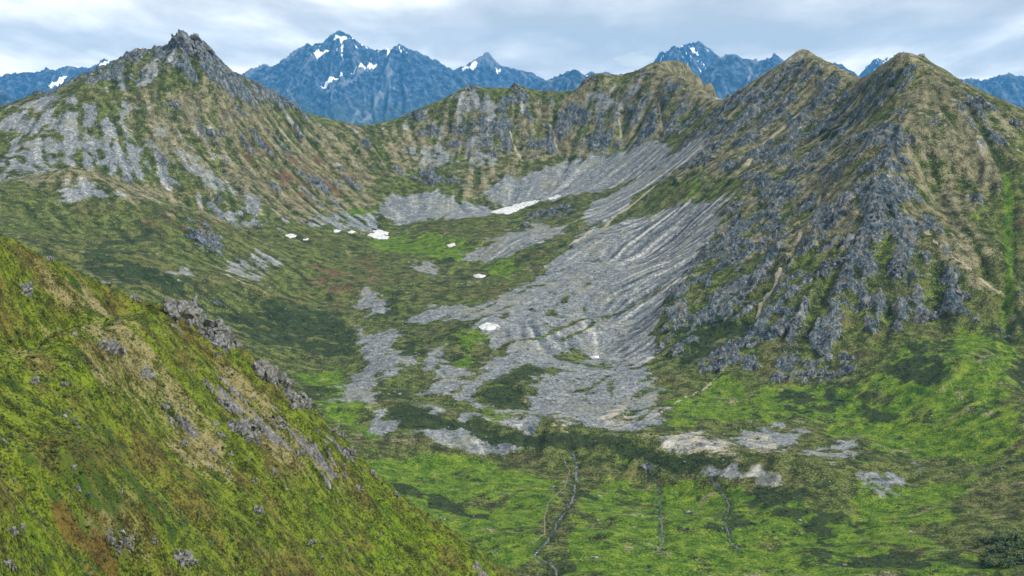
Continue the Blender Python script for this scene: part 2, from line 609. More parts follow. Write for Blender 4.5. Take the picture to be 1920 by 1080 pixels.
GREEN_LINES = [(4.5, [(900, 668), (960, 650), (1010, 640), (1080, 605), (1140, 592)]), (5, [(880, 612), (920, 590), (950, 585)]), (4, [(1060, 730), (1110, 725), (1140, 705)]),
               (4, [(1180, 780), (1230, 770), (1200, 790)]), (4, [(1050, 640), (1150, 590), (1240, 540)])]
scree = area(SCREE, 15)
scree = np.maximum(scree, 0.62 * area([[(760, 272), (845, 262), (862, 312), (780, 320)], [(862, 250), (925, 238), (940, 320), (868, 322)], [(840, 180), (920, 168), (960, 230), (860, 240)], [(1090, 160), (1230, 130), (1200, 200), (1100, 210)],
                                        [(150, 190), (330, 230), (480, 360), (540, 430), (430, 380), (250, 300)]], 30))
green_in = np.maximum(area(GREEN_IN_SCREE, 5), lines(GREEN_LINES, 7))
rw_hi = sstep(Hb, 150, 330)
# broken margins: the stones finger out downhill
scree = np.clip(scree - 0.9 * green_in, 0, 1)
brk = fbm(G.X, G.Y, 34, 6, 0.72, 51) * 1.3 + L_b * 0.17
left_side = sstep(-G.X, 150, 350)
flat = 1 - sstep(slope, 0.12, 0.3)
scree = sstep(scree * (0.92 - 0.30 * left_side - 0.10 * flat) + brk * (0.50 + 0.40 * left_side + 0.35 * flat), 0.30, 0.72) * np.where(scree > 0.01, 1, 0)
scree = np.maximum(scree, sstep(brk + steep * 0.15 + rw_hi * 0.25, 0.78, 1.0) * 0.85)

PALE_LINES = [(4.0, [(1545, 350), (1500, 440), (1450, 530), (1420, 580)]), (1.7, [(1375, 640), (1358, 690), (1290, 745), (1215, 792)]), (6.5, [(1500, 212), (1440, 260), (1400, 305)]),
              (5.5, [(1330, 260), (1250, 330), (1160, 400), (1080, 455)]), (3.0, [(1030, 230), (1045, 275)]), (3.5, [(955, 245), (965, 270), (980, 300)]), (3.5, [(1235, 190), (1242, 240)]),
              (3.5, [(1160, 215), (1165, 260)]), (2.4, [(1700, 400), (1780, 480), (1890, 545)]), (2.0, [(1425, 500), (1415, 545)])]
pale = lines(PALE_LINES, 4)
pale = np.maximum(pale, area([[(1235, 818), (1300, 805), (1375, 828), (1395, 866), (1330, 862), (1240, 836)], [(1390, 815), (1470, 820), (1450, 850), (1400, 848)],
                              [(1530, 868), (1580, 870), (1560, 884)], [(1130, 770), (1190, 760), (1180, 800), (1130, 795)]], 9) * 0.5)
pale = np.maximum(pale, lines([(5, [(735, 735), (790, 752), (880, 785), (1000, 797), (1100, 803), (1210, 822), (1310, 842), (1400, 864)])], 5) * 0.55 * sstep(fbm(G.X, G.Y, 30, 3, 0.6, 9), -0.1, 0.35))
rim = np.clip(1 - np.abs(scree - 0.5) * 2, 0, 1) * sstep(fbm(G.X, G.Y, 50, 3, 0.5, 77), 0.0, 0.35)
pale = np.clip(pale * (0.6 + 0.5 * sstep(fbm(G.X, G.Y, 12, 3, 0.6, 5), -0.4, 0.2)) + rim * 0.55, 0, 1)

# bedrock: crags that break out of the slopes
rw = np.zeros(G.X.shape, F4)
for wgt, pl in [
        (0.70, [(1225, 560), (1300, 480), (1400, 330), (1560, 250), (1690, 240), (1715, 330), (1790, 470), (1800, 590), (1640, 640), (1600, 700), (1530, 738), (1420, 728), (1360, 692), (1240, 675)]),
        (0.67, [(1345, 195), (1420, 150), (1505, 100), (1620, 150), (1690, 108), (1740, 130), (1700, 250), (1560, 260), (1400, 330), (1250, 330), (1220, 320)]),
        (0.80, [(190, 150), (250, 95), (340, 62), (395, 95), (450, 150), (545, 200), (480, 215), (400, 170), (330, 150), (230, 170)]),
        (0.62, [(0, 200), (140, 155), (240, 100), (260, 150), (160, 180), (60, 230), (0, 250)]),
        (0.68, [(840, 180), (880, 162), (960, 165), (1090, 160), (1220, 128), (1300, 165), (1345, 195), (1250, 262), (1100, 292), (930, 300), (760, 262)]),
        (0.58, [(720, 300), (860, 320), (900, 345), (850, 360), (740, 350)]), (0.5, [(545, 290), (650, 280), (700, 330), (640, 370), (560, 370)]),
        (0.74, [(330, 420), (380, 412), (438, 455), (425, 475), (350, 455)]), (0.60, [(255, 165), (350, 190), (430, 250), (400, 270), (270, 200)]),
        (0.60, [(1770, 180), (1900, 200), (1920, 290), (1850, 280)]), (0.55, [(1900, 340), (1960, 330), (1960, 420), (1905, 400)]), (0.5, [(1840, 600), (1900, 590), (1900, 650), (1850, 650)]),
        (0.66, [(940, 410), (1060, 385), (1080, 400), (980, 428)]), (0.6, [(1060, 490), (1160, 470), (1130, 500), (1050, 520)]), (0.6, [(820, 435), (880, 440), (870, 460), (825, 455)]),
        (0.7, [(1225, 560), (1290, 520), (1285, 600), (1240, 690)]), (0.7, [(1320, 660), (1365, 640), (1360, 700), (1320, 700)]),
        (0.72, [(1420, 690), (1530, 640), (1620, 640), (1600, 690), (1530, 738), (1420, 730)]), (0.5, [(430, 235), (520, 210), (600, 260), (560, 330), (470, 300)])]:
    rw = np.maximum(rw, area([pl], 22) * wgt)
rw = np.maximum(rw, 0.36 * steep)
tor = line_dist(G.X, G.Y, [P(*q)[:2] for q in RIDGES['L'][0][6:29]])
rw = np.maximum(rw, 0.92 * (1 - sstep(tor, 14, 75)))
tx = G.X * 0.80 + Hb * 0.5                        # beds dip across the slope
crag_n = fbm(tx, G.Y + Hb * 0.35, 50, 2, 0.6, 91) * 1.0 + fbm(tx, G.Y + Hb * 0.5, 17, 5, 0.7, 93) * 0.85 + L_a * 0.22 + L_b * 0.15
rock = sstep(crag_n + (rw - 0.66) * 1.9, -0.06, 0.20)
top_rock = np.zeros_like(rock)
rock = np.clip(rock - scree, 0, 1) * sstep(rw, 0.05, 0.3)

lush = area([[(1240, 760), (1360, 700), (1420, 735), (1600, 720), (1800, 620), (1900, 640), (1900, 860), (1700, 860), (1500, 790), (1380, 790), (1260, 800)],
             [(690, 442), (800, 430), (880, 450), (900, 490), (800, 480), (700, 470)], [(900, 495), (960, 478), (1000, 492), (940, 525)],
             [(540, 700), (640, 680), (660, 740), (700, 760), (700, 860), (640, 800)], [(900, 760), (970, 770), (960, 795), (910, 785)],
             [(640, 860), (900, 860), (1050, 900), (1000, 1080), (800, 1080), (700, 900)], [(1100, 900), (1300, 900), (1500, 940), (1700, 980), (1900, 1080), (1050, 1080)],
             [(1000, 640), (1040, 635), (1030, 650)], [(1140, 240), (1175, 230), (1180, 290), (1150, 300)], [(1600, 900), (1800, 900), (1820, 1000), (1600, 960)],
             [(1300, 340), (1325, 330), (1290, 370), (1260, 390)], [(860, 620), (900, 620), (890, 690), (860, 690)], [(570, 370), (760, 380), (760, 400), (600, 395)]], 16)
lush = np.maximum(lush, lines([(9, [(1890, 330), (1893, 450), (1893, 560), (1880, 660), (1850, 760), (1830, 830)])], 9))
lush = np.maximum(rag(lush * 0.62, 61, 0.9, 46, 0.22, 0.72), sstep(fbm(G.X, G.Y, 36, 6, 0.7, 63) * 1.4, 0.28, 0.6) * (1 - steep) * 0.8)
dark = area([[(725, 765), (760, 757), (850, 790), (1000, 812), (1100, 820), (1200, 838), (1300, 853), (1392, 874), (1250, 872), (1100, 848), (1000, 845), (870, 822), (745, 806)],
             [(420, 592), (520, 562), (640, 582), (684, 640), (650, 680), (560, 655), (470, 645)], [(756, 612), (802, 640), (782, 694), (750, 665)],
             [(700, 735), (790, 725), (780, 745), (705, 752)], [(885, 745), (930, 702), (990, 684), (1050, 690), (1005, 722), (990, 765), (930, 765)],
             [(1250, 640), (1330, 560), (1420, 580), (1400, 660), (1260, 690)], [(1420, 740), (1600, 740), (1500, 790)], [(1905, 560), (2000, 500), (2000, 760), (1900, 720)],
             [(140, 470), (300, 500), (380, 540), (330, 560), (180, 520)], [(680, 560), (760, 560), (740, 600), (690, 590)], [(1400, 900), (1600, 950), (1560, 1000), (1400, 970)],
             [(700, 900), (860, 920), (980, 1000), (840, 960)], [(1500, 1010), (1800, 1040), (1860, 1080), (1500, 1060)], [(1500, 245), (1560, 230), (1620, 210), (1560, 270)],
             [(1640, 680), (1800, 640), (1780, 720), (1660, 730)]], 18)
dark = rag(dark * 0.62, 66, 0.95, 30)
front = area([[(722, 768), (760, 757), (850, 790), (1000, 812), (1100, 820), (1200, 838), (1300, 853), (1392, 874), (1250, 868), (1100, 846), (1000, 843), (870, 820), (745, 803)]], 10)
dark = np.maximum(dark, rag(front * 1.15, 67, 0.45, 20))
dark = np.maximum(dark, sstep(fbm(G.X, G.Y * 0.8, 30, 6, 0.7, 68) * 1.4 + fbm(G.X, G.Y, 160, 2, 0.5, 69) * 0.5, 0.22, 0.46) * 0.8 * (1 - steep * 0.55))
dry = area([[(1690, 140), (1760, 140), (1920, 215), (1880, 330), (1800, 400), (1860, 540), (1760, 520), (1690, 400), (1640, 400), (1650, 300)],
            [(330, 160), (440, 160), (690, 235), (700, 380), (560, 420), (450, 380), (250, 280), (240, 180)], [(700, 240), (880, 180), (1100, 150), (1220, 130), (1290, 150), (1350, 190), (1250, 262), (1100, 292), (930, 300), (740, 330)],
            [(1345, 195), (1505, 98), (1620, 145), (1600, 230), (1400, 330), (1240, 330)], [(850, 320), (980, 310), (960, 360), (870, 370)],
            [(1310, 140), (1390, 178), (1345, 192), (1280, 160)], [(20, 330), (150, 316), (330, 350), (460, 410), (420, 420), (250, 375), (60, 350)],
            [(1400, 330), (1560, 250), (1690, 240), (1700, 400), (1600, 480), (1450, 480), (1330, 470)]], 25)
dry = np.maximum(dry * (0.25 + 0.8 * sstep(fbm(G.X, G.Y, 50, 6, 0.68, 71) * 1.3 + 0.2 * L_b, -0.4, 0.45)), sstep(fbm(G.X, G.Y, 44, 6, 0.7, 73) * 1.4, 0.22, 0.6) * 0.7)
heath = area([[(480, 300), (600, 280), (690, 330), (640, 380), (520, 380)], [(430, 260), (520, 260), (560, 340), (470, 330)], [(540, 490), (700, 480), (740, 540), (600, 560)],
              [(1900, 400), (1980, 380), (1980, 560), (1905, 520)], [(260, 390), (420, 420), (400, 450), (260, 420)], [(1620, 150), (1640, 150), (1610, 175), (1600, 170)],
              [(1010, 200), (1045, 200), (1040, 240), (1015, 235)], [(1440, 130), (1500, 100), (1470, 140), (1410, 180)]], 22)
heath *= sstep(fbm(G.X, G.Y, 32, 4, 0.6, 81), -0.15, 0.35)

# ------------------------------------------------------------------ relief
H = Hb.copy()
ridge_d = np.minimum.reduce([line_dist(G.X, G.Y, [P(*q)[:2] for q in RIDGES[k][0]]) for k in 'LHR'])
H += steep * (1 - 0.8 * scree) * (0.25 + 0.75 * sstep(ridge_d, 5, 70)) * (L_a * (1.9 - 0.9 * np.maximum(sstep(G.Y, 2450, 2650), sstep(-G.X, 50, 250))) + L_b * 1.2) * (0.35 + 1.1 * sstep(fbm(G.X, G.Y, 120, 3, 0.55, 27), -0.35, 0.4))                 # gullies and ribs down the fall line
H += scree * steep * (L_b * 0.25 + L_a * 0.4)
H += (1 - steep) * (fbm(G.X, G.Y, 130, 4, 0.5, 14) * 11.0 + fbm(G.X, G.Y, 42, 3, 0.5, 17) * 3.6)   # hummocks of the valley floor
H += scree * (1 - steep) * ridged(G.X, G.Y, 45, 3, 0.5, 19) * 1.5
block = ridged(tx * 1.0, G.Y + Hb * 0.35, 42, 5, 0.62, 91)
crest = np.zeros_like(rock)
for line in RIDGES['R'][:1] + RIDGES['H'][1:]:          # smooth rounded crests
    crest = np.maximum(crest, 1 - sstep(line_dist(G.X, G.Y, [P(*q)[:2] for q in line]), 3, 24))
rock *= 1 - 0.75 * crest
scree *= 1 - 0.85 * crest
dry = np.clip(dry + crest * 0.5, 0, 1)
H += rock * (1 - 0.6 * crest) * (0.5 + block * 10.0 + fbm(tx, G.Y, 20, 3, 0.6, 95) * 5.0)
GULLIES = [(15, [(1700, 150), (1620, 210), (1540, 265), (1460, 330), (1380, 400), (1330, 460)]), (15, [(1640, 290), (1545, 350), (1480, 470), (1420, 580), (1375, 640)]),
           (15, [(1600, 155), (1540, 200), (1480, 250), (1400, 310), (1340, 370)]), (15, [(1470, 170), (1400, 240), (1330, 300), (1270, 360)]), (12, [(1720, 470), (1690, 540), (1660, 600), (1640, 650)]),
           (12, [(1590, 450), (1540, 560), (1480, 660)]), (13, [(1500, 420), (1440, 520), (1370, 600), (1300, 660)]), (13, [(1740, 300), (1790, 420), (1850, 520), (1888, 560)]),
           (13, [(1790, 220), (1850, 350), (1888, 450)]), (13, [(400, 190), (450, 270), (520, 370), (580, 420)]), (13, [(350, 200), (400, 300), (470, 390)]), (13, [(500, 220), (560, 300), (620, 390)]),
           (11, [(955, 200), (975, 290)]), (11, [(1030, 210), (1055, 300)]), (11, [(1165, 180), (1175, 290)]), (11, [(1235, 170), (1240, 260)]), (11, [(880, 200), (870, 300)])]
gul = lines(GULLIES, 13)
H -= gul * 6.5 * (0.6 + 0.6 * sstep(fbm(G.X, G.Y, 40, 3, 0.5, 29), -0.3, 0.3))
rock = rock * (1 - 0.55 * gul)
dark = np.maximum(dark, gul * 0.35 * sstep(fbm(G.X, G.Y, 26, 4, 0.6, 28), -0.25, 0.2))
STREAMS = {
    'stream': (1.15, [(1071, 850), (1080, 871), (1082, 897), (1076, 927), (1063, 957), (1041, 986), (1033, 1003), (1024, 1020), (1003, 1042), (1029, 1059), (1044, 1067), (1041, 1082), (1030, 1100)]),
    'brook': (0.65, [(1208, 882), (1231, 901), (1237, 932), (1239, 971), (1243, 1010), (1239, 1037)]),
    'brook_stony': (0.7, [(1332, 893), (1348, 913), (1359, 932), (1367, 948), (1356, 979), (1367, 1010), (1387, 1037)]),
}
H -= lines([(5, q) for _, q in STREAMS.values()], 5, wx=G.X, wy=G.Y) * 1.6
brush = lines([(9, q) for _, q in STREAMS.values()], 9)
dark = np.maximum(dark, brush * 0.5 * sstep(fbm(G.X, G.Y, 14, 4, 0.6, 101), -0.2, 0.1))
H -= lines([(9, [(1890, 300), (1893, 450), (1893, 560), (1880, 660), (1850, 760)])], 9) * 3
conv = H - box_blur(H, 9)                          # hollows stay green, crests dry out
G.f['H'] = H
dry = np.clip(dry + sstep(conv, 0.8, 3.5) * 0.32, 0, 1)
lush = np.clip(lush + sstep(-conv, 0.8, 3.5) * 0.35 * (1 - rock), 0, 1)
for nm, a in (('scree_near', box_blur(scree, 9)), ('rock', rock), ('scree', scree), ('pale', pale), ('lush', lush), ('dark', dark), ('dry', dry), ('heath', heath)):
    G.f[nm] = a


def ground(x, y):
    """finished ground height with its fine relief"""
    h = G.s('H', x, y)
    rk = G.s('rock', x, y)
    sc = G.s('scree', x, y)
    b = G.s('base', x, y)
    f1 = ridged(x * F4(0.8) + b * F4(0.6), y + b * F4(0.4), 13, 4, 0.6, 41)
    h = h + rk * ((f1 - F4(0.35)) * F4(5.5) - np.abs(perlin(x / F4(6.5), (y + b) / F4(6.5), 53)) * F4(3.0))
    h = h + (1 - rk) * (fbm(x, y, 9, 3, 0.6, 43) * F4(0.55))
    h = h + sc * np.abs(perlin(x / F4(3.2), y / F4(3.2), 47)) * F4(0.6)
    return h


def covers(x, y):
    c = {k: G.s(k, x, y) for k in ('rock', 'scree', 'pale', 'lush', 'dark', 'dry', 'heath', 'Lc')}
    a = np.stack([c['rock'], c['scree'], c['dry'], c['lush']], -1)
    b = np.stack([c['dark'], c['heath'], c['pale'], np.clip(((c['Lc'] * 0.13 + G.s('Lb', x, y) * 0.13) * (1 - 0.8 * c['scree']) + G.s('Lf', x, y) * (0.055 + 0.125 * sstep(x, -160, 60) * (1 - sstep(y, 2350, 2550))) * c['scree']) * sstep(G.s('slope', x, y), 0.1, 0.35) + 0.5, 0, 1)], -1)
    return a, b

# ================================================================== materials
def ground_material(name, sc=1.0, near=False):
    m = bpy.data.materials.new(name)
    m.use_nodes = True
    t = NT(m.node_tree)
    tc = t.n('ShaderNodeTexCoord')
    obj = tc.outputs['Object']
    A = t.n('ShaderNodeAttribute', attribute_name='cover_a')
    B = t.n('ShaderNodeAttribute', attribute_name='cover_b')
    sa = t.n('ShaderNodeSeparateColor')
    sb = t.n('ShaderNodeSeparateColor')
    t.l(A.outputs['Color'], sa.inputs[0])
    t.l(B.outputs['Color'], sb.inputs[0])
    rock, scree, dry, lush = sa.outputs[0], sa.outputs[1], sa.outputs[2], A.outputs['Alpha']
    dark, heath, pale, streak = sb.outputs[0], sb.outputs[1], sb.outputs[2], B.outputs['Alpha']
    fine = t.noise(obj, 0.55 / sc, 3, 0.72)
    mid = t.noise(obj, 0.09 / sc, 4, 0.66)
    wide = t.noise(obj, 0.018 / sc, 3, 0.6)
    speck = t.n('ShaderNodeTexVoronoi', feature='F1')
    speck.inputs['Scale'].default_value = 0.42 / sc
    t.l(obj, speck.inputs['Vector'])
    spv = t.n('ShaderNodeSeparateColor')
    t.l(speck.outputs['Color'], spv.inputs[0])

    def edge(mask, amt=0.55, lo=0.40, hi=0.62):
        a = t.math('ADD', mask, t.math('MULTIPLY', t.math('SUBTRACT', mid, 0.5), amt * 1.3))
        a = t.math('ADD', a, t.math('MULTIPLY', t.math('SUBTRACT', fine, 0.5), amt))
        a = t.math('MULTIPLY', t.smooth(a, lo, hi), t.smooth(mask, 0.02, 0.12))
        return a

    tone = t.math('ADD', t.math('MULTIPLY', mid, 0.45), t.math('MULTIPLY', fine, 0.55))
    tone = t.math('ADD', tone, t.math('MULTIPLY', t.math('SUBTRACT', streak, 0.5), 0.07 if near else 0.13))
    tone = t.math('ADD', t.math('MULTIPLY', t.math('SUBTRACT', tone, 0.5), 2.0 if near else 2.2), 0.515 if near else 0.49)
    if near:
        grass = t.ramp(tone, [(0.30, (0.012, 0.016, 0.002)), (0.43, (0.036, 0.048, 0.004)), (0.54, (0.070, 0.100, 0.006)), (0.68, (0.150, 0.186, 0.018))])
        brown = t.ramp(tone, [(0.34, (0.026, 0.020, 0.006)), (0.5, (0.075, 0.058, 0.016)), (0.66, (0.15, 0.115, 0.030))])
        grass = t.mix(t.math('MULTIPLY', t.smooth(wide, 0.46, 0.62), 0.7), grass, brown)
        lushc = t.ramp(tone, [(0.30, (0.014, 0.036, 0.002)), (0.5, (0.066, 0.112, 0.004)), (0.68, (0.155, 0.200, 0.010))])
        dryc = t.ramp(tone, [(0.33, (0.060, 0.052, 0.020)), (0.5, (0.145, 0.128, 0.050)), (0.66, (0.24, 0.21, 0.095))])
        darkc = t.ramp(tone, [(0.33, (0.012, 0.026, 0.004)), (0.6, (0.045, 0.082, 0.010))])
        heathc = t.ramp(tone, [(0.33, (0.045, 0.026, 0.008)), (0.6, (0.13, 0.075, 0.020))])
    else:
        grass = t.ramp(tone, [(0.32, (0.013, 0.020, 0.006)), (0.44, (0.034, 0.050, 0.012)), (0.54, (0.070, 0.094, 0.020)), (0.68, (0.148, 0.162, 0.046))])
        brown = t.ramp(tone, [(0.32, (0.020, 0.020, 0.008)), (0.5, (0.066, 0.060, 0.022)), (0.68, (0.15, 0.13, 0.055))])
        grass = t.mix(t.math('MULTIPLY', t.smooth(wide, 0.46, 0.64), 0.5), grass, brown)
        lushc = t.ramp(tone, [(0.26, (0.012, 0.040, 0.004)), (0.5, (0.064, 0.124, 0.009)), (0.74, (0.185, 0.235, 0.022))])
        dryc = t.ramp(tone, [(0.30, (0.034, 0.035, 0.018)), (0.5, (0.112, 0.108, 0.056)), (0.68, (0.26, 0.235, 0.135))])
        darkc = t.ramp(tone, [(0.33, (0.008, 0.016, 0.006)), (0.65, (0.040, 0.060, 0.016))])
        heathc = t.ramp(tone, [(0.33, (0.055, 0.034, 0.020)), (0.6, (0.14, 0.085, 0.045))])
    c = t.mix(edge(lush, 0.9, 0.25, 0.7), grass, lushc)
    c = t.mix(edge(dry, 0.9, 0.25, 0.75), c, dryc)
    c = t.mix(t.math('MULTIPLY', edge(heath, 0.8, 0.3, 0.8), 0.75), c, heathc)
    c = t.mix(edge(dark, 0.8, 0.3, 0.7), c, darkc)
    # stone fields
    g = t.math('ADD', t.math('MULTIPLY', spv.outputs[0], 0.34), t.math('MULTIPLY', fine, 0.36))
    g = t.math('ADD', g, 0.11)
    g = t.math('ADD', g, t.math('MULTIPLY', t.math('SUBTRACT', streak, 0.5), 1.1))
    g = t.math('ADD', g, t.math('MULTIPLY', t.math('SUBTRACT', mid, 0.5), 0.7))
    screec = t.ramp(g, [(0.08, (0.026, 0.035, 0.043)), (0.36, (0.088, 0.103, 0.111)), (0.60, (0.185, 0.196, 0.195)), (0.88, (0.42, 0.415, 0.375))])
    lichen = t.smooth(wide, 0.50, 0.64)
    screec = t.mix(t.math('MULTIPLY', lichen, 0.30), screec, (0.20, 0.195, 0.105))
    c = t.mix(edge(scree, 0.9, 0.18, 0.80), c, screec)
    c = t.mix(t.math('MULTIPLY', edge(pale, 0.8, 0.3, 0.75), 0.8), c, t.ramp(fine, [(0.3, (0.22, 0.19, 0.12)), (0.7, (0.48, 0.43, 0.31))]))
    # bedrock: dark joints, rusty lichen, crag shadow and highlight put into the tones
    st = t.n('ShaderNodeMapping')
    st.inputs['Rotation'].default_value = (0.2, -0.75, 0.3)
    st.inputs['Scale'].default_value = (1.25, 1.0, 0.42)
    t.l(obj, st.inputs[0])
    beds = t.noise(st.outputs[0], 0.16 / sc, 4, 0.72)
    rt = t.math('ADD', t.math('MULTIPLY', beds, 0.55), t.math('MULTIPLY', fine, 0.45))
    rt = t.math('ADD', rt, t.math('MULTIPLY', t.math('SUBTRACT', streak, 0.5), 0.12))
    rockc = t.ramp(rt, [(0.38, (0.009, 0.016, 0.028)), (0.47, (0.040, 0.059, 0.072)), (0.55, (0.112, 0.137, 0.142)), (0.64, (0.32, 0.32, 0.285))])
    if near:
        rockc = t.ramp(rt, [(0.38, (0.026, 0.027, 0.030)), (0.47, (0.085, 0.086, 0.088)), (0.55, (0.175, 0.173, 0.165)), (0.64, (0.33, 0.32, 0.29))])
    rockc = t.mix(t.math('MULTIPLY', t.smooth(mid, 0.50, 0.68), 0.55), rockc, (0.215, 0.185, 0.115))
    c = t.mix(edge(rock, 0.6), c, rockc)
    bs = t.n('ShaderNodeBsdfPrincipled')
    t.l(c, bs.inputs['Base Color'])
    bs.inputs['Roughness'].default_value = 0.92
    bs.inputs['Specular IOR Level'].default_value = 0.15
    hgt = t.math('ADD', t.math('MULTIPLY', fine, t.math('SUBTRACT', 1.0, t.math('MULTIPLY', scree, 0.72))), t.math('MULTIPLY', t.math('MULTIPLY', beds, rock), 2.4))
    bp = t.n('ShaderNodeBump')
    bp.inputs['Strength'].default_value = 1.0
    bp.inputs['Distance'].default_value = 2.2 * sc
    t.l(hgt, bp.inputs['Height'])
    t.l(bp.outputs[0], bs.inputs['Normal'])
    out = t.n('ShaderNodeOutputMaterial')
    t.l(bs.outputs[0], out.inputs[0])
    return m


MAT_GROUND = ground_material('cirque_ground')
MAT_NEAR = ground_material('hillside_ground', 0.42, True)


# ================================================================== the cirque's ground, cut into its landforms
def fan_mesh(hfun, a0, a1, na, rows):
    """grid that widens with distance; returns vertices and quads"""
    ang = np.linspace(R(a0), R(a1), na)
    AA, RR = np.meshgrid(ang, rows)
    x = (np.tan(AA) * RR).astype(F4)
    y = RR.astype(F4)
    z = hfun(x, y)
    V = np.stack([x, y, z], -1)
    nr = len(rows)
    idx = np.arange(nr * na, dtype=np.int32).reshape(nr, na)
    Q = np.stack([idx[:-1, :-1], idx[:-1, 1:], idx[1:, 1:], idx[1:, :-1]], -1)
    return V, Q


def grid_normals(V):
    du = np.gradient(V, axis=1)
    dv = np.gradient(V, axis=0)
    n = np.cross(du, dv)
    n /= np.linalg.norm(n, axis=-1, keepdims=True) + 1e-9
    return n


QUICK = False
steps = []
r_ = 905.0
while r_ < 3330:
    steps.append(r_)
    r_ += (2.3 if r_ < 1250 else 2.0 if r_ < 1500 else 1.75 if r_ < 2250 else 2.1 if r_ < 3010 else 12.0) * (2.5 if QUICK else 1)
V, Q = fan_mesh(ground, -24.0, 24.0, 940 if not QUICK else 380, np.array(steps))
N = grid_normals(V)
ca, cb = covers(V[..., 0], V[..., 1])
# each square belongs to the landform of its nearest control point
cq = V[:-1, :-1, :2].reshape(-1, 2)
jit = np.stack([fbm(cq[:, 0], cq[:, 1], 80, 2, 0.5, 5), fbm(cq[:, 0], cq[:, 1], 80, 2, 0.5, 6)], -1) * 40
lab_i = np.array(['LBHSRF'.index(c) for c in cl])
coarse = Grid(-1600, 1600, 860, 3420, 12.0)
cg = np.stack([coarse.X.ravel(), coarse.Y.ravel()], -1)
near_i = np.concatenate([np.argmin(((cg[i:i + 4000, None] - cp[None, :, :2].astype(F4)) ** 2).sum(-1), 1) for i in range(0, len(cg), 4000)])
lab_g = lab_i[near_i].reshape(coarse.X.shape)
ii, jj = coarse.idx(cq[:, 0] + jit[:, 0], cq[:, 1] + jit[:, 1])
face_lab = lab_g[(jj + 0.5).astype(int), (ii + 0.5).astype(int)]
Qf = Q.reshape(-1, 4)
Vf, Nf = V.reshape(-1, 3), N.reshape(-1, 3)
caf, cbf = ca.reshape(-1, 4), cb.reshape(-1, 4)
for k, nm in enumerate(['mountain_left', 'terrain_bench', 'cirque_headwall', 'scree_fan', 'mountain_right', 'valley_floor']):
    q = Qf[face_lab == k]
    used, inv = np.unique(q, return_inverse=True)
    me = mesh_from(nm, Vf[used], inv.reshape(-1, 4))
    set_col(me, 'cover_a', caf[used])
    set_col(me, 'cover_b', cbf[used])
    me.normals_split_custom_set_from_vertices(Nf[used])
    link(nm, me, MAT_GROUND, kind='structure')

# ================================================================== the near hillside
CREST = [(-420, 300, 380), (-250, 330, 420), (-100, 385, 460), (0, 432, 490), (60, 466, 503), (120, 500, 516), (200, 536, 531), (290, 573, 546)]
CREST2 = [(310, 570, 548), (330, 572, 551), (380, 600, 556), (440, 645, 560), (480, 672, 562), (540, 722, 565), (590, 768, 567), (640, 818, 569), (690, 870, 571),
          (770, 936, 574), (850, 994, 577), (920, 1044, 580), (985, 1086, 583), (1090, 1165, 590), (1180, 1240, 600)]
HUMP = [(-150, 700, 340), (0, 668, 395), (60, 648, 410), (150, 612, 440), (240, 590, 500), (300, 573, 542)]
SPUR = [(-300, 760, 220), (-100, 830, 265), (0, 893, 284), (60, 948, 294), (120, 1005, 304), (200, 1085, 314), (300, 1200, 326)]


def down_face(px, py, d, py2, s):
    """distance at which the sight line py2 meets a face that falls towards the camera at gradient s from (px, py, d)"""
    _, a1 = ray(px, py)
    _, a2 = ray(px, py2)
    return (-a1 * d + s * d) / (-a2 + s)


npts, nc = [], []
for line, soft in ((CREST, 8), (CREST2, 5), (HUMP, 6), (SPUR, 5)):
    dd = dense(np.array([P(*q) for q in line]), 9.0)
    npts += list(dd)
    nc += [soft] * len(dd)
    if line in (CREST, CREST2):                   # beyond the crest it drops out of sight
        for q in dd[::4]:
            npts += [q + np.array([-16, 44, -32]), q + np.array([-40, 130, -110])]
            nc += [20, 40]
for (px, py, d) in CREST2[1:]:
    for off in (70, 180, 320, 500):
        if py + off < 1400:
            npts.append(P(px, py + off, down_face(px, py, d, py + off, 0.26)))
            nc.append(22)
for (px, py, d) in HUMP[1:5]:
    for off in (90, 190, 290):
        if py + off < np.interp(px, [q[0] for q in SPUR], [q[1] for q in SPUR]) - 12:
            npts.append(P(px, py + off, down_face(px, py, d, py + off, 0.30)))
            nc.append(22)
for (px, py, d) in SPUR[1:6]:
    for off in (110, 220):
        npts.append(P(px, py + off, down_face(px, py, d, py + off, 0.5)))
        nc.append(20)
npts += [P(0, 728, 425), P(60, 704, 445), P(120, 678, 466), P(180, 654, 490), P(250, 622, 524), P(-100, 760, 380)]          # the hollow behind the hump
nc += [10] * 6
npts += [P(-100, 880, 300), P(0, 940, 314), P(60, 996, 323), P(120, 1052, 332), P(200, 1128, 342), P(290, 1230, 352)]   # the gully in front
nc += [6] * 6
for x, y, z in [(0, 0, -1.8), (-3, -3, -1.0), (0, 30, -22), (0, 60, -48), (0, 110, -92), (0, 200, -150), (40, 300, -215), (80, 420, -290), (150, 560, -335), (-50, 60, -42),
                (-50, 130, -78), (60, 40, -34), (120, 90, -85), (150, 200, -165), (200, 400, -300), (-40, 200, -105), (-120, 80, -28), (-160, 160, -52), (0, -60, 12), (-120, -60, 30),
                (120, -60, 6), (250, 100, -130), (300, 300, -280), (300, 650, -352), (120, 900, -356), (-300, 200, -10), (-350, 900, -330), (-150, 850, -300), (0, 300, -190)]:
    npts.append(np.array([x, y, CAMZ + z]))
    nc.append(12 if abs(y) < 150 else 30)
npts = np.array(npts)
keep = []
for k in range(len(npts)):
    if all((npts[k, 0] - npts[j, 0]) ** 2 + (npts[k, 1] - npts[j, 1]) ** 2 > 3.0 ** 2 for j in keep):
        keep.append(k)
near_rbf = RBF(npts[keep], np.array(nc)[keep])
GN = Grid(-440, 330, -80, 920, 1.35)
GN2 = Grid(-445, 335, -85, 926, 2.4)
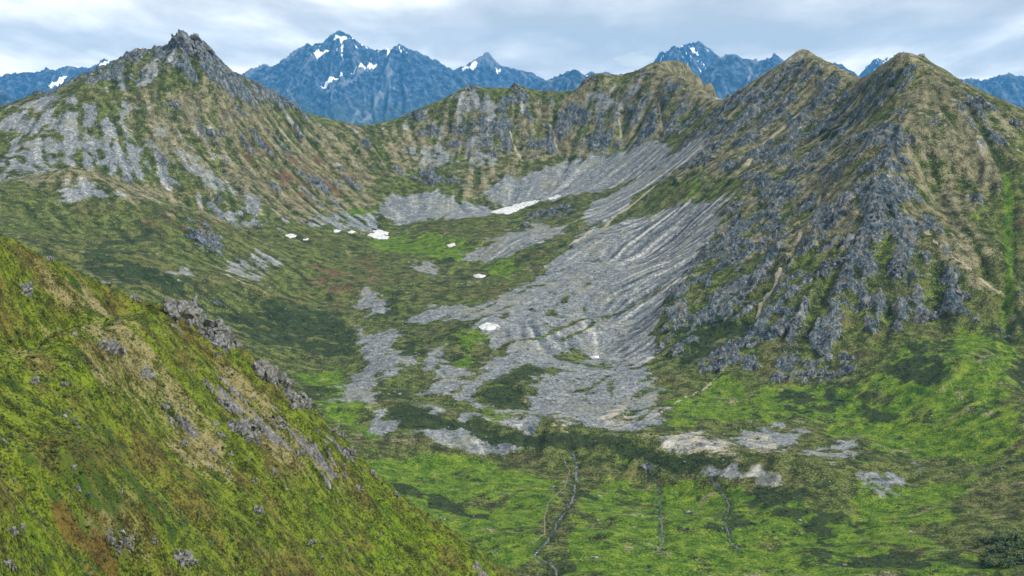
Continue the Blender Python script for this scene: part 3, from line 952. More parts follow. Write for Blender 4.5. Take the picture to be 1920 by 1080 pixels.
GN2.f['b'] = near_rbf(GN2.X, GN2.Y)
Nb = GN2.s('b', GN.X, GN.Y)
GN.f['base'] = Nb
na_, nb_, nc_ = GN.lic(Nb, [perlin(GN.X / 13, GN.Y / 13, 3), perlin(GN.X / 5, GN.Y / 5, 11), rng.standard_normal(GN.X.shape).astype(F4)], 18, 1.8)
nwx = GN.X + fbm(GN.X, GN.Y, 22, 4, 0.6, 23) * 7
nwy = GN.Y + fbm(GN.X, GN.Y, 22, 4, 0.6, 25) * 9
nk = dict(wx=nwx, wy=nwy, grid=GN, lo=180.0, hi=850.0)
nrock = area([[(305, 575), (330, 572), (400, 610), (450, 655), (430, 672), (370, 640), (310, 630)], [(470, 672), (500, 680), (590, 765), (575, 775), (500, 735)],
              [(430, 790), (480, 780), (500, 830), (450, 840)], [(190, 640), (240, 650), (230, 680), (195, 670)], [(250, 690), (300, 700), (290, 720)],
              [(560, 780), (600, 790), (690, 880), (660, 880)], [(380, 690), (440, 735), (570, 810), (660, 890), (600, 900), (500, 850), (410, 770)], [(290, 745), (350, 780), (440, 880), (400, 890), (320, 810)]], 6, **nk)
nrock = sstep(nrock * 0.8 + fbm(GN.X, GN.Y, 9, 4, 0.65, 31) * 1.1 + nb_ * 0.10, 0.78, 0.95)
nsteepr = sstep(fbm(GN.X, GN.Y, 26, 5, 0.66, 35) * 1.3 + fbm(GN.X, GN.Y, 90, 2, 0.5, 36) * 0.7 + na_ * 0.12, 0.66, 0.80)
nrock = np.maximum(nrock, nsteepr * 0.7)
nlush = area([[(0, 640), (120, 605), (260, 575), (310, 585), (180, 620), (60, 660), (0, 690)], [(0, 900), (80, 960), (200, 1080), (120, 1080), (0, 980)],
              [(600, 850), (760, 940), (960, 1080), (700, 1080), (560, 950)], [(560, 830), (640, 840), (620, 900), (540, 880)], [(280, 860), (370, 1040), (560, 1080), (300, 1080)],
              [(0, 470), (60, 490), (40, 560), (0, 560)], [(60, 700), (300, 780), (280, 860), (60, 760)]], 10, **nk)
nlush *= 0.25 + 0.75 * sstep(fbm(GN.X, GN.Y, 18, 5, 0.66, 61), -0.1, 0.35)
ndry = area([[(90, 630), (180, 608), (300, 700), (420, 800), (340, 800), (180, 700)], [(60, 500), (160, 540), (280, 600), (200, 590), (80, 540)], [(300, 760), (420, 820), (440, 900), (340, 880)],
             [(0, 640), (60, 690), (0, 660)], [(380, 640), (560, 800), (640, 900), (520, 860), (420, 740)], [(180, 960), (260, 960), (250, 1000), (160, 1000)]], 9, **nk)
ndry *= 0.45 + 0.65 * sstep(fbm(GN.X, GN.Y, 16, 4, 0.6, 71) + nb_ * 0.12, -0.2, 0.35)
ndark = area([[(60, 800), (220, 800), (260, 900), (180, 1000), (60, 920)], [(300, 1000), (420, 1000), (400, 1060), (300, 1060)]], 12, **nk) * 0.45
ndark = np.maximum(ndark, sstep(fbm(GN.X, GN.Y, 11, 4, 0.6, 83), 0.30, 0.42) * 0.9)
spur = area([[(0, 905), (60, 958), (120, 1015), (185, 1078), (100, 1079), (0, 1079)], [(0, 905), (60, 958), (40, 1060), (0, 1060)]], 3, **nk)
nlush = np.maximum(nlush, spur * 0.8 * sstep(fbm(GN.X, GN.Y, 12, 4, 0.62, 65), -0.35, 0.25))
shade = area([[(0, 815), (90, 840), (250, 900), (330, 1010), (240, 1070), (150, 1010), (70, 935), (0, 880)]], 8, **nk)  # shading behind the spur, put into the dark cover colour
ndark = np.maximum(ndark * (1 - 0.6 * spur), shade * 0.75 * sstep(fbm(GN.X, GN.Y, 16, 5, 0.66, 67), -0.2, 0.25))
nheath = lines([(4, [(120, 1005), (170, 1045), (210, 1090)])], 4, **nk)
nheath = np.maximum(nheath, sstep(fbm(GN.X, GN.Y, 34, 4, 0.6, 87), 0.25, 0.55) * 0.45)
NH = Nb + na_ * 0.7 + nb_ * 0.3 + fbm(GN.X, GN.Y, 26, 5, 0.6, 15) * 3.2
NH += nrock * (0.3 + ridged(GN.X + Nb * 0.6, GN.Y + Nb * 0.4, 12, 4, 0.6, 91) * 3.2)
fade = sstep(np.sqrt(GN.X ** 2 + GN.Y ** 2), 8, 60)
NH = Nb + (NH - Nb) * fade
GN.f['H'] = NH
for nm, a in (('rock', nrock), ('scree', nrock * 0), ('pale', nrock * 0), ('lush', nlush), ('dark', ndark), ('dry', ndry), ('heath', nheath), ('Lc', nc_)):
    GN.f[nm] = a


def near_ground(x, y):
    h = GN.s('H', x, y)
    h = h + fbm(x, y, 3.2, 3, 0.6, 45) * F4(0.42) + GN.s('rock', x, y) * (ridged(x, y, 4.5, 3, 0.6, 49) - F4(0.3)) * F4(1.8)
    return h


steps = [-40.0, -20.0, -8.0, 0.0]
r_ = 3.0
while r_ < 860:
    steps.append(r_)
    r_ += (max(1.5, r_ * 0.12) if r_ < 215 else 0.60 if r_ < 605 else 5.0) * (2.5 if QUICK else 1)
rows = np.array(steps)
ax0, ax1 = math.tan(R(-24)), math.tan(R(3.5))
u = np.linspace(0, 1, 560 if not QUICK else 240)
tt = np.concatenate([ax0 + (ax1 - ax0) * u, ax1 + (0.55 - ax1) * np.linspace(0.03, 1, 30) ** 1.5])
RR, TT = np.meshgrid(rows, tt, indexing='ij')
width = np.where(RR < 60, 60, RR)
x = (TT * width).astype(F4)
y = RR.astype(F4)
z = near_ground(x, y)
V = np.stack([x, y, z], -1)
idx = np.arange(V.shape[0] * V.shape[1], dtype=np.int32).reshape(V.shape[:2])
Q = np.stack([idx[:-1, :-1], idx[:-1, 1:], idx[1:, 1:], idx[1:, :-1]], -1).reshape(-1, 4)
me = mesh_from('hillside_near', V.reshape(-1, 3), Q)
c = {k: GN.s(k, x, y) for k in ('rock', 'scree', 'pale', 'lush', 'dark', 'dry', 'heath', 'Lc')}
set_col(me, 'cover_a', np.stack([c['rock'], c['scree'], c['dry'], c['lush']], -1).reshape(-1, 4))
set_col(me, 'cover_b', np.stack([c['dark'], c['heath'], c['pale'], np.clip(c['Lc'] * 0.2 + 0.5, 0, 1)], -1).reshape(-1, 4))
link('hillside_near', me, MAT_NEAR, kind='structure')

# ================================================================== the far ranges
def far_material():
    m = bpy.data.materials.new('far_rock_haze_tint')
    m.use_nodes = True
    t = NT(m.node_tree)
    tc = t.n('ShaderNodeTexCoord')
    A = t.n('ShaderNodeAttribute', attribute_name='cover_a')
    sa = t.n('ShaderNodeSeparateColor')
    t.l(A.outputs['Color'], sa.inputs[0])
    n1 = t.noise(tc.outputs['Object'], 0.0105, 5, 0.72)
    rockc = t.ramp(n1, [(0.40, (0.004, 0.010, 0.022)), (0.5, (0.020, 0.040, 0.070)), (0.60, (0.075, 0.105, 0.150))])  # slate rock with the blue of distant haze mixed into its colour
    grassc = t.ramp(n1, [(0.35, (0.025, 0.040, 0.022)), (0.65, (0.07, 0.085, 0.040))])
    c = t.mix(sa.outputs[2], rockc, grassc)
    c = t.mix(sa.outputs[1], c, (0.17, 0.185, 0.20))
    c = t.mix(t.smooth(t.math('ADD', sa.outputs[0], t.math('MULTIPLY', t.math('SUBTRACT', n1, 0.5), 0.5)), 0.42, 0.58), c, (0.82, 0.84, 0.87))
    b = t.n('ShaderNodeBsdfPrincipled')
    t.l(c, b.inputs['Base Color'])
    b.inputs['Roughness'].default_value = 0.9
    b.inputs['Specular IOR Level'].default_value = 0.2
    o = t.n('ShaderNodeOutputMaterial')
    t.l(b.outputs[0], o.inputs[0])
    return m


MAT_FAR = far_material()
FAR_BASE = -320.0
FS = 2.6                                       # the far ranges stand this much farther than the distances listed below


def far_range(name, sky, spurs, dist, cell=8.0, front=1500.0, snow_at=0.62, snow_amt=0.0, snow_polys=(), scree_lines=(), seed=0, rough=1.0):
    """a far mountain: skyline and spurs are photo pixels with distances; the rest falls to the lowlands"""
    cell, front = cell * FS, front * FS
    ridge = np.array([P(px, py, (d if d else dist) * FS) for px, py, d in [(q + (0,))[:3] for q in sky]])
    pts, cs = list(dense(ridge, 28 * FS)), []
    cs = [4.0] * len(pts)
    for sp in spurs:
        dl = dense(np.array([P(px, py, d * FS) for px, py, d in sp]), 30 * FS)
        pts += list(dl)
        cs += [8.0] * len(dl)
    x0, x1 = ridge[:, 0].min() - 120 * FS, ridge[:, 0].max() + 120 * FS
    for px in np.linspace(x0, x1, 9):
        zr = np.interp(px, ridge[:, 0], ridge[:, 2])
        yr = np.interp(px, ridge[:, 0], ridge[:, 1])
        pts += [np.array([px, yr - front, FAR_BASE]), np.array([px, yr + 500 * FS, zr - 330 * FS]), np.array([px, yr - front * 0.55, FAR_BASE + (zr - FAR_BASE) * 0.36])]
        cs += [80, 80, 120]
    pts = np.array(pts)
    cs = np.array(cs)
    keep = []
    for k in range(len(pts)):
        if all((pts[k, 0] - pts[j, 0]) ** 2 + (pts[k, 1] - pts[j, 1]) ** 2 > (14.0 * FS) ** 2 for j in keep):
            keep.append(k)
    f = RBF(pts[keep], cs[keep])
    g = Grid(x0, x1, ridge[:, 1].min() - front, ridge[:, 1].max() + 130 * FS, cell)
    gc = Grid(x0 - 10, x1 + 10, g.y0 - 10, ridge[:, 1].max() + 150 * FS, cell * 2)
    gc.f['b'] = f(gc.X, gc.Y)
    b = gc.s('b', g.X, g.Y)
    b = b + perlin(g.X / (26 * FS), g.X * 0 + 0.5, seed + 1) * 9 * FS * rough * np.exp(-np.abs(g.Y - np.interp(g.X, ridge[:, 0], ridge[:, 1])) / (60 * FS)).astype(F4)
    g.f['base'] = b
    la, lb = g.lic(b, [perlin(g.X / (cell * 11), g.Y / (cell * 11), seed + 3), perlin(g.X / (cell * 4), g.Y / (cell * 4), seed + 5)], 16, cell * 1.5)
    rd = np.abs(g.Y - np.interp(g.X, ridge[:, 0], ridge[:, 1]))
    away = 0.25 + 0.75 * sstep(rd, 10 * FS, 160 * FS)
    h = b + away * (la * 12 + lb * 7) * rough * FS + (ridged(g.X + b, g.Y, cell * 9, 4, 0.6, seed + 9) - 0.4) * 30 * FS * rough * (0.55 + 0.45 * away)
    g.f['H'] = h
    top = (b - b.min()) / (b.max() - b.min())
    sn = np.zeros(h.shape, F4)
    if snow_amt:
        sn = sstep(top, snow_at, snow_at + 0.22) * sstep(fbm(g.X + b * 0.7, g.Y, cell * 7, 5, 0.7, seed + 15) - lb * 0.16 - la * 0.10, 0.28 - snow_amt, 0.40 - snow_amt)
    lo, hi = g.y0, ridge[:, 1].max()
    wx = g.X + fbm(g.X, g.Y, 60 * FS, 4, 0.6, seed) * 26 * FS
    wy = g.Y + fbm(g.X, g.Y, 60 * FS, 4, 0.6, seed + 1) * 40 * FS
    if snow_polys:
        sn = np.maximum(sn, area(snow_polys, 6 * FS, wx=wx, wy=wy, grid=g, lo=lo, hi=hi))
    sc = lines([(a * FS, q) for a, q in scree_lines], 22, wx=wx, wy=wy, grid=g, lo=lo, hi=hi) if scree_lines else np.zeros(h.shape, F4)
    sc = np.clip(np.maximum(sc * 0.9, sstep(lb * 0.5 + la * 0.4 + fbm(g.X, g.Y, 160 * FS, 3, 0.5, seed + 8) * 1.5, 0.75, 1.25) * 0.55), 0, 1)
    gr = sstep(0.45 - top + fbm(g.X, g.Y, 150 * FS, 3, 0.5, seed + 6) * 0.25, 0.0, 0.25) * 0.8
    V = np.stack([g.X, g.Y, h], -1)
    idx = np.arange(g.nx * g.ny, dtype=np.int32).reshape(g.ny, g.nx)
    Q = np.stack([idx[:-1, :-1], idx[:-1, 1:], idx[1:, 1:], idx[1:, :-1]], -1).reshape(-1, 4)
    me = mesh_from(name, V.reshape(-1, 3), Q)
    set_col(me, 'cover_a', np.stack([sn, sc, gr, sn * 0 + 1], -1).reshape(-1, 4))
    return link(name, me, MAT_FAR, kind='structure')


far_range('mountain_snow_peak',
          [(425, 160), (446, 144), (461, 139), (480, 130), (493, 121), (505, 128), (522, 122), (537, 113), (546, 98), (563, 93), (578, 82), (589, 87), (606, 81), (622, 67), (635, 56), (644, 59),
           (659, 70), (674, 81), (696, 92), (707, 100), (722, 88), (733, 93), (750, 84), (767, 94), (793, 102), (815, 111), (837, 124), (852, 134), (880, 150), (910, 165), (960, 190)],
          [[(635, 60, 9480), (640, 110, 9250), (600, 150, 9000), (560, 180, 8800)], [(722, 92, 9450), (690, 130, 9200), (640, 160, 8950), (600, 200, 8750)],
           [(750, 90, 9450), (760, 140, 9150), (740, 190, 8900), (720, 230, 8750)], [(815, 115, 9480), (830, 160, 9200), (850, 200, 9000)], [(546, 100, 9480), (530, 140, 9250), (490, 170, 9050)]],
          9500.0, 7.0, 1250.0, 0.66, 0.02,
          [[(584, 108), (622, 88), (612, 98), (590, 113)], [(655, 140), (706, 112), (704, 120), (668, 138)], [(600, 162), (644, 138), (640, 148), (608, 164)], [(630, 66), (645, 66), (655, 75), (640, 73), (626, 73)]],
          [(16, [(712, 176), (700, 205), (685, 228)]), (12, [(740, 160), (715, 180)]), (14, [(700, 125), (650, 155), (610, 178)]), (12, [(735, 130), (722, 165)]), (12, [(672, 210), (660, 226)]), (10, [(540, 170), (555, 185)])], 100)
far_range('mountain_spike',
          [(820, 150), (850, 134), (878, 124), (893, 116), (904, 107), (913, 98), (920, 106), (927, 116), (934, 126), (963, 130), (981, 136), (996, 137), (1011, 143), (1026, 150), (1060, 160), (1130, 170)],
          [[(913, 104, 9980), (905, 140, 9730), (890, 170, 9550)], [(963, 133, 9980), (950, 160, 9730)], [(996, 140, 9980), (1000, 170, 9730)]],
          10000.0, 8.0, 900.0, 0.80, 0.0, [[(862, 131), (886, 122), (898, 121), (884, 130)], [(928, 128), (938, 131), (934, 135)]], [], 140)
far_range('mountain_dark_cone', [(985, 175), (1010, 160), (1026, 152), (1052, 139), (1066, 133), (1076, 131), (1091, 140), (1110, 148), (1130, 160), (1160, 180)],
          [[(1076, 134, 7780), (1070, 160, 7600)]], 7800.0, 7.0, 600.0, 1, 0, (), (), 180)
far_range('mountain_low_teeth', [(1080, 150), (1089, 141), (1100, 138), (1110, 133), (1118, 139), (1128, 138), (1139, 133), (1150, 138), (1160, 142), (1168, 137), (1176, 142), (1195, 150), (1230, 165)],
          [], 10500.0, 8.0, 700.0, 0.8, 0.12, (), (), 220, 0.7)
far_range('mountain_jagged',
          [(1190, 160), (1214, 140), (1223, 122), (1229, 112), (1236, 98), (1246, 97), (1253, 98), (1260, 88), (1268, 93), (1273, 90), (1281, 88), (1288, 84), (1294, 83), (1300, 82), (1309, 79), (1317, 82),
           (1326, 90), (1334, 100), (1342, 100), (1350, 108), (1375, 124), (1410, 150), (1450, 170)],
          [[(1309, 84, 9980), (1300, 120, 9730), (1285, 150, 9500)], [(1260, 92, 9980), (1262, 130, 9730)], [(1338, 104, 9980), (1330, 140, 9730)]],
          10000.0, 7.0, 800.0, 0.35, 0.05, (), (), 260, 1.15)
far_range('mountain_horned',
          [(1300, 155), (1330, 125), (1350, 109), (1367, 101), (1380, 107), (1393, 113), (1412, 117), (1425, 114), (1436, 112), (1445, 104), (1453, 96), (1459, 103), (1466, 112), (1480, 125), (1530, 118), (1565, 119), (1582, 124), (1599, 138), (1620, 150)],
          [[(1367, 106, 8480), (1350, 140, 8250), (1340, 170, 8050)], [(1453, 104, 8480), (1440, 140, 8250), (1420, 170, 8050)], [(1412, 119, 8490), (1405, 150, 8300)]],
          8500.0, 7.0, 800.0, 1, 0, (), [(12, [(1408, 128), (1404, 150), (1396, 172)]), (9, [(1425, 125), (1412, 150)])], 300)
far_range('mountain_behind_saddle', [(1590, 160), (1613, 145), (1621, 133), (1628, 124), (1636, 114), (1642, 112), (1655, 112), (1671, 103), (1685, 101), (1703, 100), (1712, 107), (1745, 119), (1752, 122), (1765, 135), (1790, 150), (1830, 165)],
          [], 10400.0, 8.0, 700.0, 0.5, 0.12, (), (), 340)
far_range('mountain_far_right', [(1770, 165), (1795, 146), (1808, 151), (1818, 147), (1826, 150), (1840, 152), (1853, 147), (1860, 150), (1868, 144), (1877, 143), (1890, 139), (1901, 140), (1915, 142), (1935, 147), (1970, 138), (2010, 150), (2060, 170)],
          [[(1880, 146, 9480), (1870, 180, 9200)]], 9500.0, 8.0, 800.0, 1, 0, (), (), 380)
far_range('mountain_far_left', [(-130, 150), (-90, 132), (-50, 140), (0, 146), (10, 142), (30, 137), (55, 134), (70, 135), (85, 125), (100, 131), (115, 129), (130, 126), (143, 129), (155, 127), (170, 130), (178, 127), (184, 118), (192, 112), (198, 112),
                                (206, 115), (214, 119), (240, 130), (280, 150)],
          [[(85, 130, 9480), (95, 160, 9250), (105, 190, 9050)], [(30, 140, 9480), (20, 170, 9250)], [(140, 132, 9480), (125, 160, 9250)]],
          9500.0, 7.0, 900.0, 0.7, 0.0, [[(90, 160), (125, 142), (118, 156), (98, 168)], [(180, 126), (206, 116), (190, 126)]], (), 420)
far_range('mountain_left_shoulder', [(-90, 150), (-40, 158), (0, 168), (14, 175), (30, 190), (50, 205), (80, 225)], [], 6000.0, 8.0, 500.0, 1, 0, (), (), 460)

# the lowlands under it all
me = mesh_from('ground', [(-36000, -3000, FAR_BASE - 30), (36000, -3000, FAR_BASE - 30), (36000, 28300, FAR_BASE - 30), (-36000, 28300, FAR_BASE - 30)], [(0, 1, 2, 3)])
gm = bpy.data.materials.new('lowland')
gm.use_nodes = True
t = NT(gm.node_tree)
tc = t.n('ShaderNodeTexCoord')
b = t.n('ShaderNodeBsdfPrincipled')
t.l(t.ramp(t.noise(tc.outputs['Object'], 0.004, 6, 0.6), [(0.35, (0.03, 0.045, 0.02)), (0.65, (0.09, 0.10, 0.045))]), b.inputs['Base Color'])
b.inputs['Roughness'].default_value = 0.95
o = t.n('ShaderNodeOutputMaterial')
t.l(b.outputs[0], o.inputs[0])
link('ground', me, gm, kind='structure')

# ------------------------------------------------------------------ the air
hz = mesh_from('haze', [(x, y, z) for z in (FAR_BASE - 32, 1800.0) for x, y in ((-36100, -3100), (36100, -3100), (36100, 28400), (-36100, 28400))],
               [(3, 2, 1, 0), (4, 5, 6, 7), (0, 1, 5, 4), (1, 2, 6, 5), (2, 3, 7, 6), (3, 0, 4, 7)], False)
hm = bpy.data.materials.new('air')
hm.use_nodes = True
t = NT(hm.node_tree)
pv = t.n('ShaderNodeVolumePrincipled')
pv.inputs['Color'].default_value = (0.10, 0.48, 1.0, 1)
pv.inputs['Density'].default_value = 1.9e-5
o = t.n('ShaderNodeOutputMaterial')
t.l(pv.outputs[0], o.inputs['Volume'])
link('haze', hz, hm, kind='stuff')

# ================================================================== things on the ground
def stone_material(name, lo, hi, warm, sc=1.0):
    m = bpy.data.materials.new(name)
    m.use_nodes = True
    t = NT(m.node_tree)
    tc = t.n('ShaderNodeTexCoord')
    oi = t.n('ShaderNodeObjectInfo')
    n1 = t.noise(tc.outputs['Object'], 0.9 * sc, 5, 0.74)
    c = t.ramp(n1, [(0.36, lo), (0.64, hi)])
    c = t.mix(t.math('MULTIPLY', t.smooth(t.noise(tc.outputs['Object'], 0.35 * sc, 4, 0.6), 0.5, 0.66), 0.6), c, warm)
    b = t.n('ShaderNodeBsdfPrincipled')
    t.l(c, b.inputs['Base Color'])
    b.inputs['Roughness'].default_value = 0.9
    b.inputs['Specular IOR Level'].default_value = 0.2
    bp = t.n('ShaderNodeBump')
    bp.inputs['Strength'].default_value = 0.7
    bp.inputs['Distance'].default_value = 0.3 / sc
    t.l(n1, bp.inputs['Height'])
    t.l(bp.outputs[0], b.inputs['Normal'])
    o = t.n('ShaderNodeOutputMaterial')
    t.l(b.outputs[0], o.inputs[0])
    return m


MAT_STONE = stone_material('grey_stone', (0.09, 0.095, 0.10), (0.34, 0.335, 0.31), (0.22, 0.20, 0.13))
MAT_CRAG = stone_material('crag_stone', (0.022, 0.024, 0.027), (0.24, 0.24, 0.225), (0.13, 0.115, 0.055))

_t = (1 + 5 ** 0.5) / 2
ICO_V = np.array([(-1, _t, 0), (1, _t, 0), (-1, -_t, 0), (1, -_t, 0), (0, -1, _t), (0, 1, _t), (0, -1, -_t), (0, 1, -_t), (_t, 0, -1), (_t, 0, 1), (-_t, 0, -1), (-_t, 0, 1)]) / math.sqrt(1 + _t * _t)
ICO_F = np.array([(0, 11, 5), (0, 5, 1), (0, 1, 7), (0, 7, 10), (0, 10, 11), (1, 5, 9), (5, 11, 4), (11, 10, 2), (10, 7, 6), (7, 1, 8), (3, 9, 4), (3, 4, 2), (3, 2, 6), (3, 6, 8), (3, 8, 9), (4, 9, 5), (2, 4, 11), (6, 2, 10), (8, 6, 7), (9, 8, 1)])


def ico(sub):
    v, f = ICO_V.copy(), ICO_F.copy()
    for _ in range(sub):
        mids, nf = {}, []
        vl = list(v)

        def mid(a, b):
            k = (min(a, b), max(a, b))
            if k not in mids:
                q = vl[a] + vl[b]
                vl.append(q / np.linalg.norm(q))
                mids[k] = len(vl) - 1
            return mids[k]
        for a, b, c in f:
            ab, bc, ca_ = mid(a, b), mid(b, c), mid(c, a)
            nf += [(a, ab, ca_), (b, bc, ab), (c, ca_, bc), (ab, bc, ca_)]
        v, f = np.array(vl), np.array(nf)
    return v, f


def angular_rock(rg, sub=1, cuts=9):
    """a broken stone of unit radius: a ball with flat faces knocked off"""
    v, f = ico(sub)
    v = v * rg.uniform(0.92, 1.08, (len(v), 1))
    for _ in range(cuts):
        n = rg.normal(size=3)
        n /= np.linalg.norm(n)
        h = rg.uniform(0.26, 0.72)
        d = v @ n
        v = v - np.clip(d - h, 0, None)[:, None] * n
    return v, f


def rotm(rg, tilt=1.0):
    a, b, c = rg.uniform(0, 6.28), rg.uniform(-tilt, tilt), rg.uniform(-tilt, tilt)
    ca_, sa_, cb_, sb_, cc_, sc_ = math.cos(a), math.sin(a), math.cos(b), math.sin(b), math.cos(c), math.sin(c)
    return np.array([[ca_, -sa_, 0], [sa_, ca_, 0], [0, 0, 1]]) @ np.array([[cb_, 0, sb_], [0, 1, 0], [-sb_, 0, cb_]]) @ np.array([[1, 0, 0], [0, cc_, -sc_], [0, sc_, cc_]])


MAT_CLIFF = stone_material('cliff_stone', (0.022, 0.030, 0.042), (0.215, 0.225, 0.225), (0.15, 0.135, 0.075), 0.22)
NEARK = dict(grid=GN, lo=180.0, hi=850.0, field='H')


def outcrop(px, py, w_px, h_px, n, big, label, group=None, seed=0, lean=0.5):
    """a crag of jointed blocks standing out of the near hillside; size in photo pixels, block size in metres"""
    rg = np.random.default_rng(1000 + seed)
    vs, fs, off, placed = [], [], 0, []
    c0 = hit(px, py, **NEARK)
    z0 = float(near_ground(np.array([c0[0]], F4), np.array([c0[1]], F4))[0])
    for k in range(n):
        while True:
            u, v = rg.uniform(-1, 1, 2)
            if u * u + v * v < 1:
                break
        q = hit(px + u * w_px / 2 + v * h_px * 0.25, py + v * h_px / 2, **NEARK)
        if np.hypot(*(q - c0)) > 45:
            continue
        z = float(near_ground(np.array([q[0]], F4), np.array([q[1]], F4))[0])
        s = big * rg.uniform(0.35, 1.0) * (1.15 - 0.5 * math.hypot(u, v))
        if placed:                                   # the blocks of a crag hold together
            d = [np.hypot(*(q - pq)) - 0.5 * (s + ps) for pq, ps in placed]
            j = int(np.argmin(d))
            if d[j] > 0:
                pq, ps = placed[j]
                q = pq + (q - pq) * (0.5 * (s + ps) / (np.hypot(*(q - pq)) + 1e-6))
                z = float(near_ground(np.array([q[0]], F4), np.array([q[1]], F4))[0])
        placed.append((q, s))
        rv, rf = angular_rock(rg, 1, 9)
        sc_ = np.array([rg.uniform(0.6, 1.1), rg.uniform(0.6, 1.1), rg.uniform(0.85, 1.6)]) * s * 1.4
        rm = np.array([[math.cos(lean), 0, math.sin(lean)], [0, 1, 0], [-math.sin(lean), 0, math.cos(lean)]]) @ rotm(rg, 0.35)
        rv = (rv * sc_) @ rm.T + np.array([q[0] - c0[0], q[1] - c0[1], z - z0 + 0.15 * s])
        vs.append(rv)
        fs.append(rf + off)
        off += len(rv)
    if not vs:
        return None
    me = mesh_from('rock_outcrop', np.concatenate(vs), np.concatenate(fs), False)
    o = link('rock_outcrop', me, MAT_CRAG, label=label, cat='rock outcrop', group=group)
    o.location = (c0[0], c0[1], z0)
    return o


OUT = [
    (348, 594, 80, 50, 50, 3.6, 'tall grey crag at the notch on the near hillside crest'),
    (410, 634, 80, 52, 50, 3.2, 'broken grey crag stepping down the crest below the notch'),
    (508, 702, 78, 56, 44, 2.9, 'long jointed crag on the near crest above the scree tongue'),
    (562, 757, 64, 52, 36, 2.6, 'lower jointed crag on the near crest'),
    (212, 657, 54, 40, 26, 2.4, 'dark block crag on the grassy hump of the near hillside'),
    (276, 703, 60, 30, 18, 1.7, 'pale crag just below the grassy hump'),
    (462, 812, 70, 62, 44, 2.6, 'largest grey outcrop in the middle of the near hillside'),
    (50, 552, 34, 34, 16, 1.6, 'leaning grey outcrop high on the left of the near hillside'),
    (66, 718, 32, 22, 14, 1.0, 'low grey outcrop near the left edge below the green hollow'),
    (126, 730, 22, 18, 8, 1.1, 'small grey outcrop right of the low one below the hollow'),
    (230, 1030, 72, 40, 34, 1.1, 'ring of pale boulders low on the near hillside beside the gully'),
    (352, 1056, 66, 46, 36, 1.3, 'pale crag at the bottom edge of the near hillside'),
    (292, 1018, 28, 16, 9, 0.9, 'twin pale rocks right of the ring of boulders'),
    (578, 1023, 44, 12, 12, 1.2, 'flat pale rocks low on the right of the near hillside'),
    (488, 960, 34, 26, 12, 1.3, 'pair of pale slabs on the lower middle of the hillside'),
    (345, 832, 22, 26, 9, 1.0, 'slim pale rock in the middle of the near hillside'),
    (405, 850, 32, 24, 12, 1.0, 'cluster of pale rocks below the largest outcrop'),
    (620, 815, 40, 34, 16, 1.6, 'grey rocks on the near crest above the dark moraine'),
    (655, 855, 40, 36, 16, 1.5, 'grey rocks strung along the lower near crest'),
    (705, 895, 30, 24, 9, 1.2, 'last small crag low on the near crest'),
    (385, 725, 38, 26, 12, 1.3, 'grey step of rock above the largest outcrop'),
    (430, 765, 34, 22, 12, 1.3, 'grey step of rock just left above the largest outcrop'),
    (520, 800, 40, 24, 14, 1.3, 'grey ledge right of the largest outcrop'),
    (560, 850, 36, 20, 10, 1.2, 'small grey ledge lower right of the largest outcrop'),
    (10, 830, 20, 20, 6, 0.8, 'small rocks at the left edge above the gully'),
    (20, 1010, 26, 20, 12, 0.9, 'pale rocks on the corner spur at the left edge'),
    (45, 1000, 18, 12, 6, 0.7, 'rocks on the upper edge of the corner spur'),
    (25, 1062, 34, 26, 14, 0.9, 'pale rocks at the very bottom left of the picture'),
    (85, 490, 36, 20, 12, 1.3, 'grey slab just under the upper left crest'),
    (168, 516, 18, 12, 6, 1.0, 'small grey rock under the upper left crest'),
    (192, 530, 28, 12, 8, 1.0, 'low grey rocks under the upper left crest near the notch'),
    (250, 560, 40, 18, 12, 1.2, 'tan rocks just left of the crest notch'),
    (305, 775, 30, 14, 8, 1.0, 'rusty rocks in the middle left of the near hillside'),
    (135, 885, 14, 12, 4, 0.8, 'lone pale rock above the gully'),
]
for k, (px, py, wp, hp, n, big, lab) in enumerate(OUT):
    outcrop(px, py, wp, hp, n, big, lab, 'rock outcrops on the near hillside', k, 0.5)
for k in range(46):
    px = rng.uniform(30, 760)
    py = max(520, 560 + (px - 300) * 0.85) + rng.uniform(40, 420)
    if py < 1075:
        outcrop(px, py, rng.uniform(6, 22), rng.uniform(5, 14), int(rng.integers(2, 6)), rng.uniform(0.5, 1.0), 'small grey rock poking out of the grass of the near hillside', 'small rocks in the hillside grass', 200 + k)

for k in range(44):                              # ledges strung down the middle of the hillside
    u, band = rng.uniform(0, 1), k % 3
    a_, b_ = [((370, 690), (650, 880)), ((300, 740), (520, 940)), ((560, 790), (720, 960))][band]
    px, py = a_[0] + (b_[0] - a_[0]) * u + rng.normal(0, 14), a_[1] + (b_[1] - a_[1]) * u + rng.normal(0, 14)
    outcrop(px, py, rng.uniform(10, 26), rng.uniform(8, 18), int(rng.integers(3, 9)), rng.uniform(0.7, 1.4),
            ['small grey ledge in the upper band of rocks on the near hillside', 'small grey ledge in the lower band of rocks on the near hillside', 'small grey ledge under the right end of the near crest'][band],
            ['upper band of ledges', 'lower band of ledges', 'ledges under the crest'][band], 300 + k)



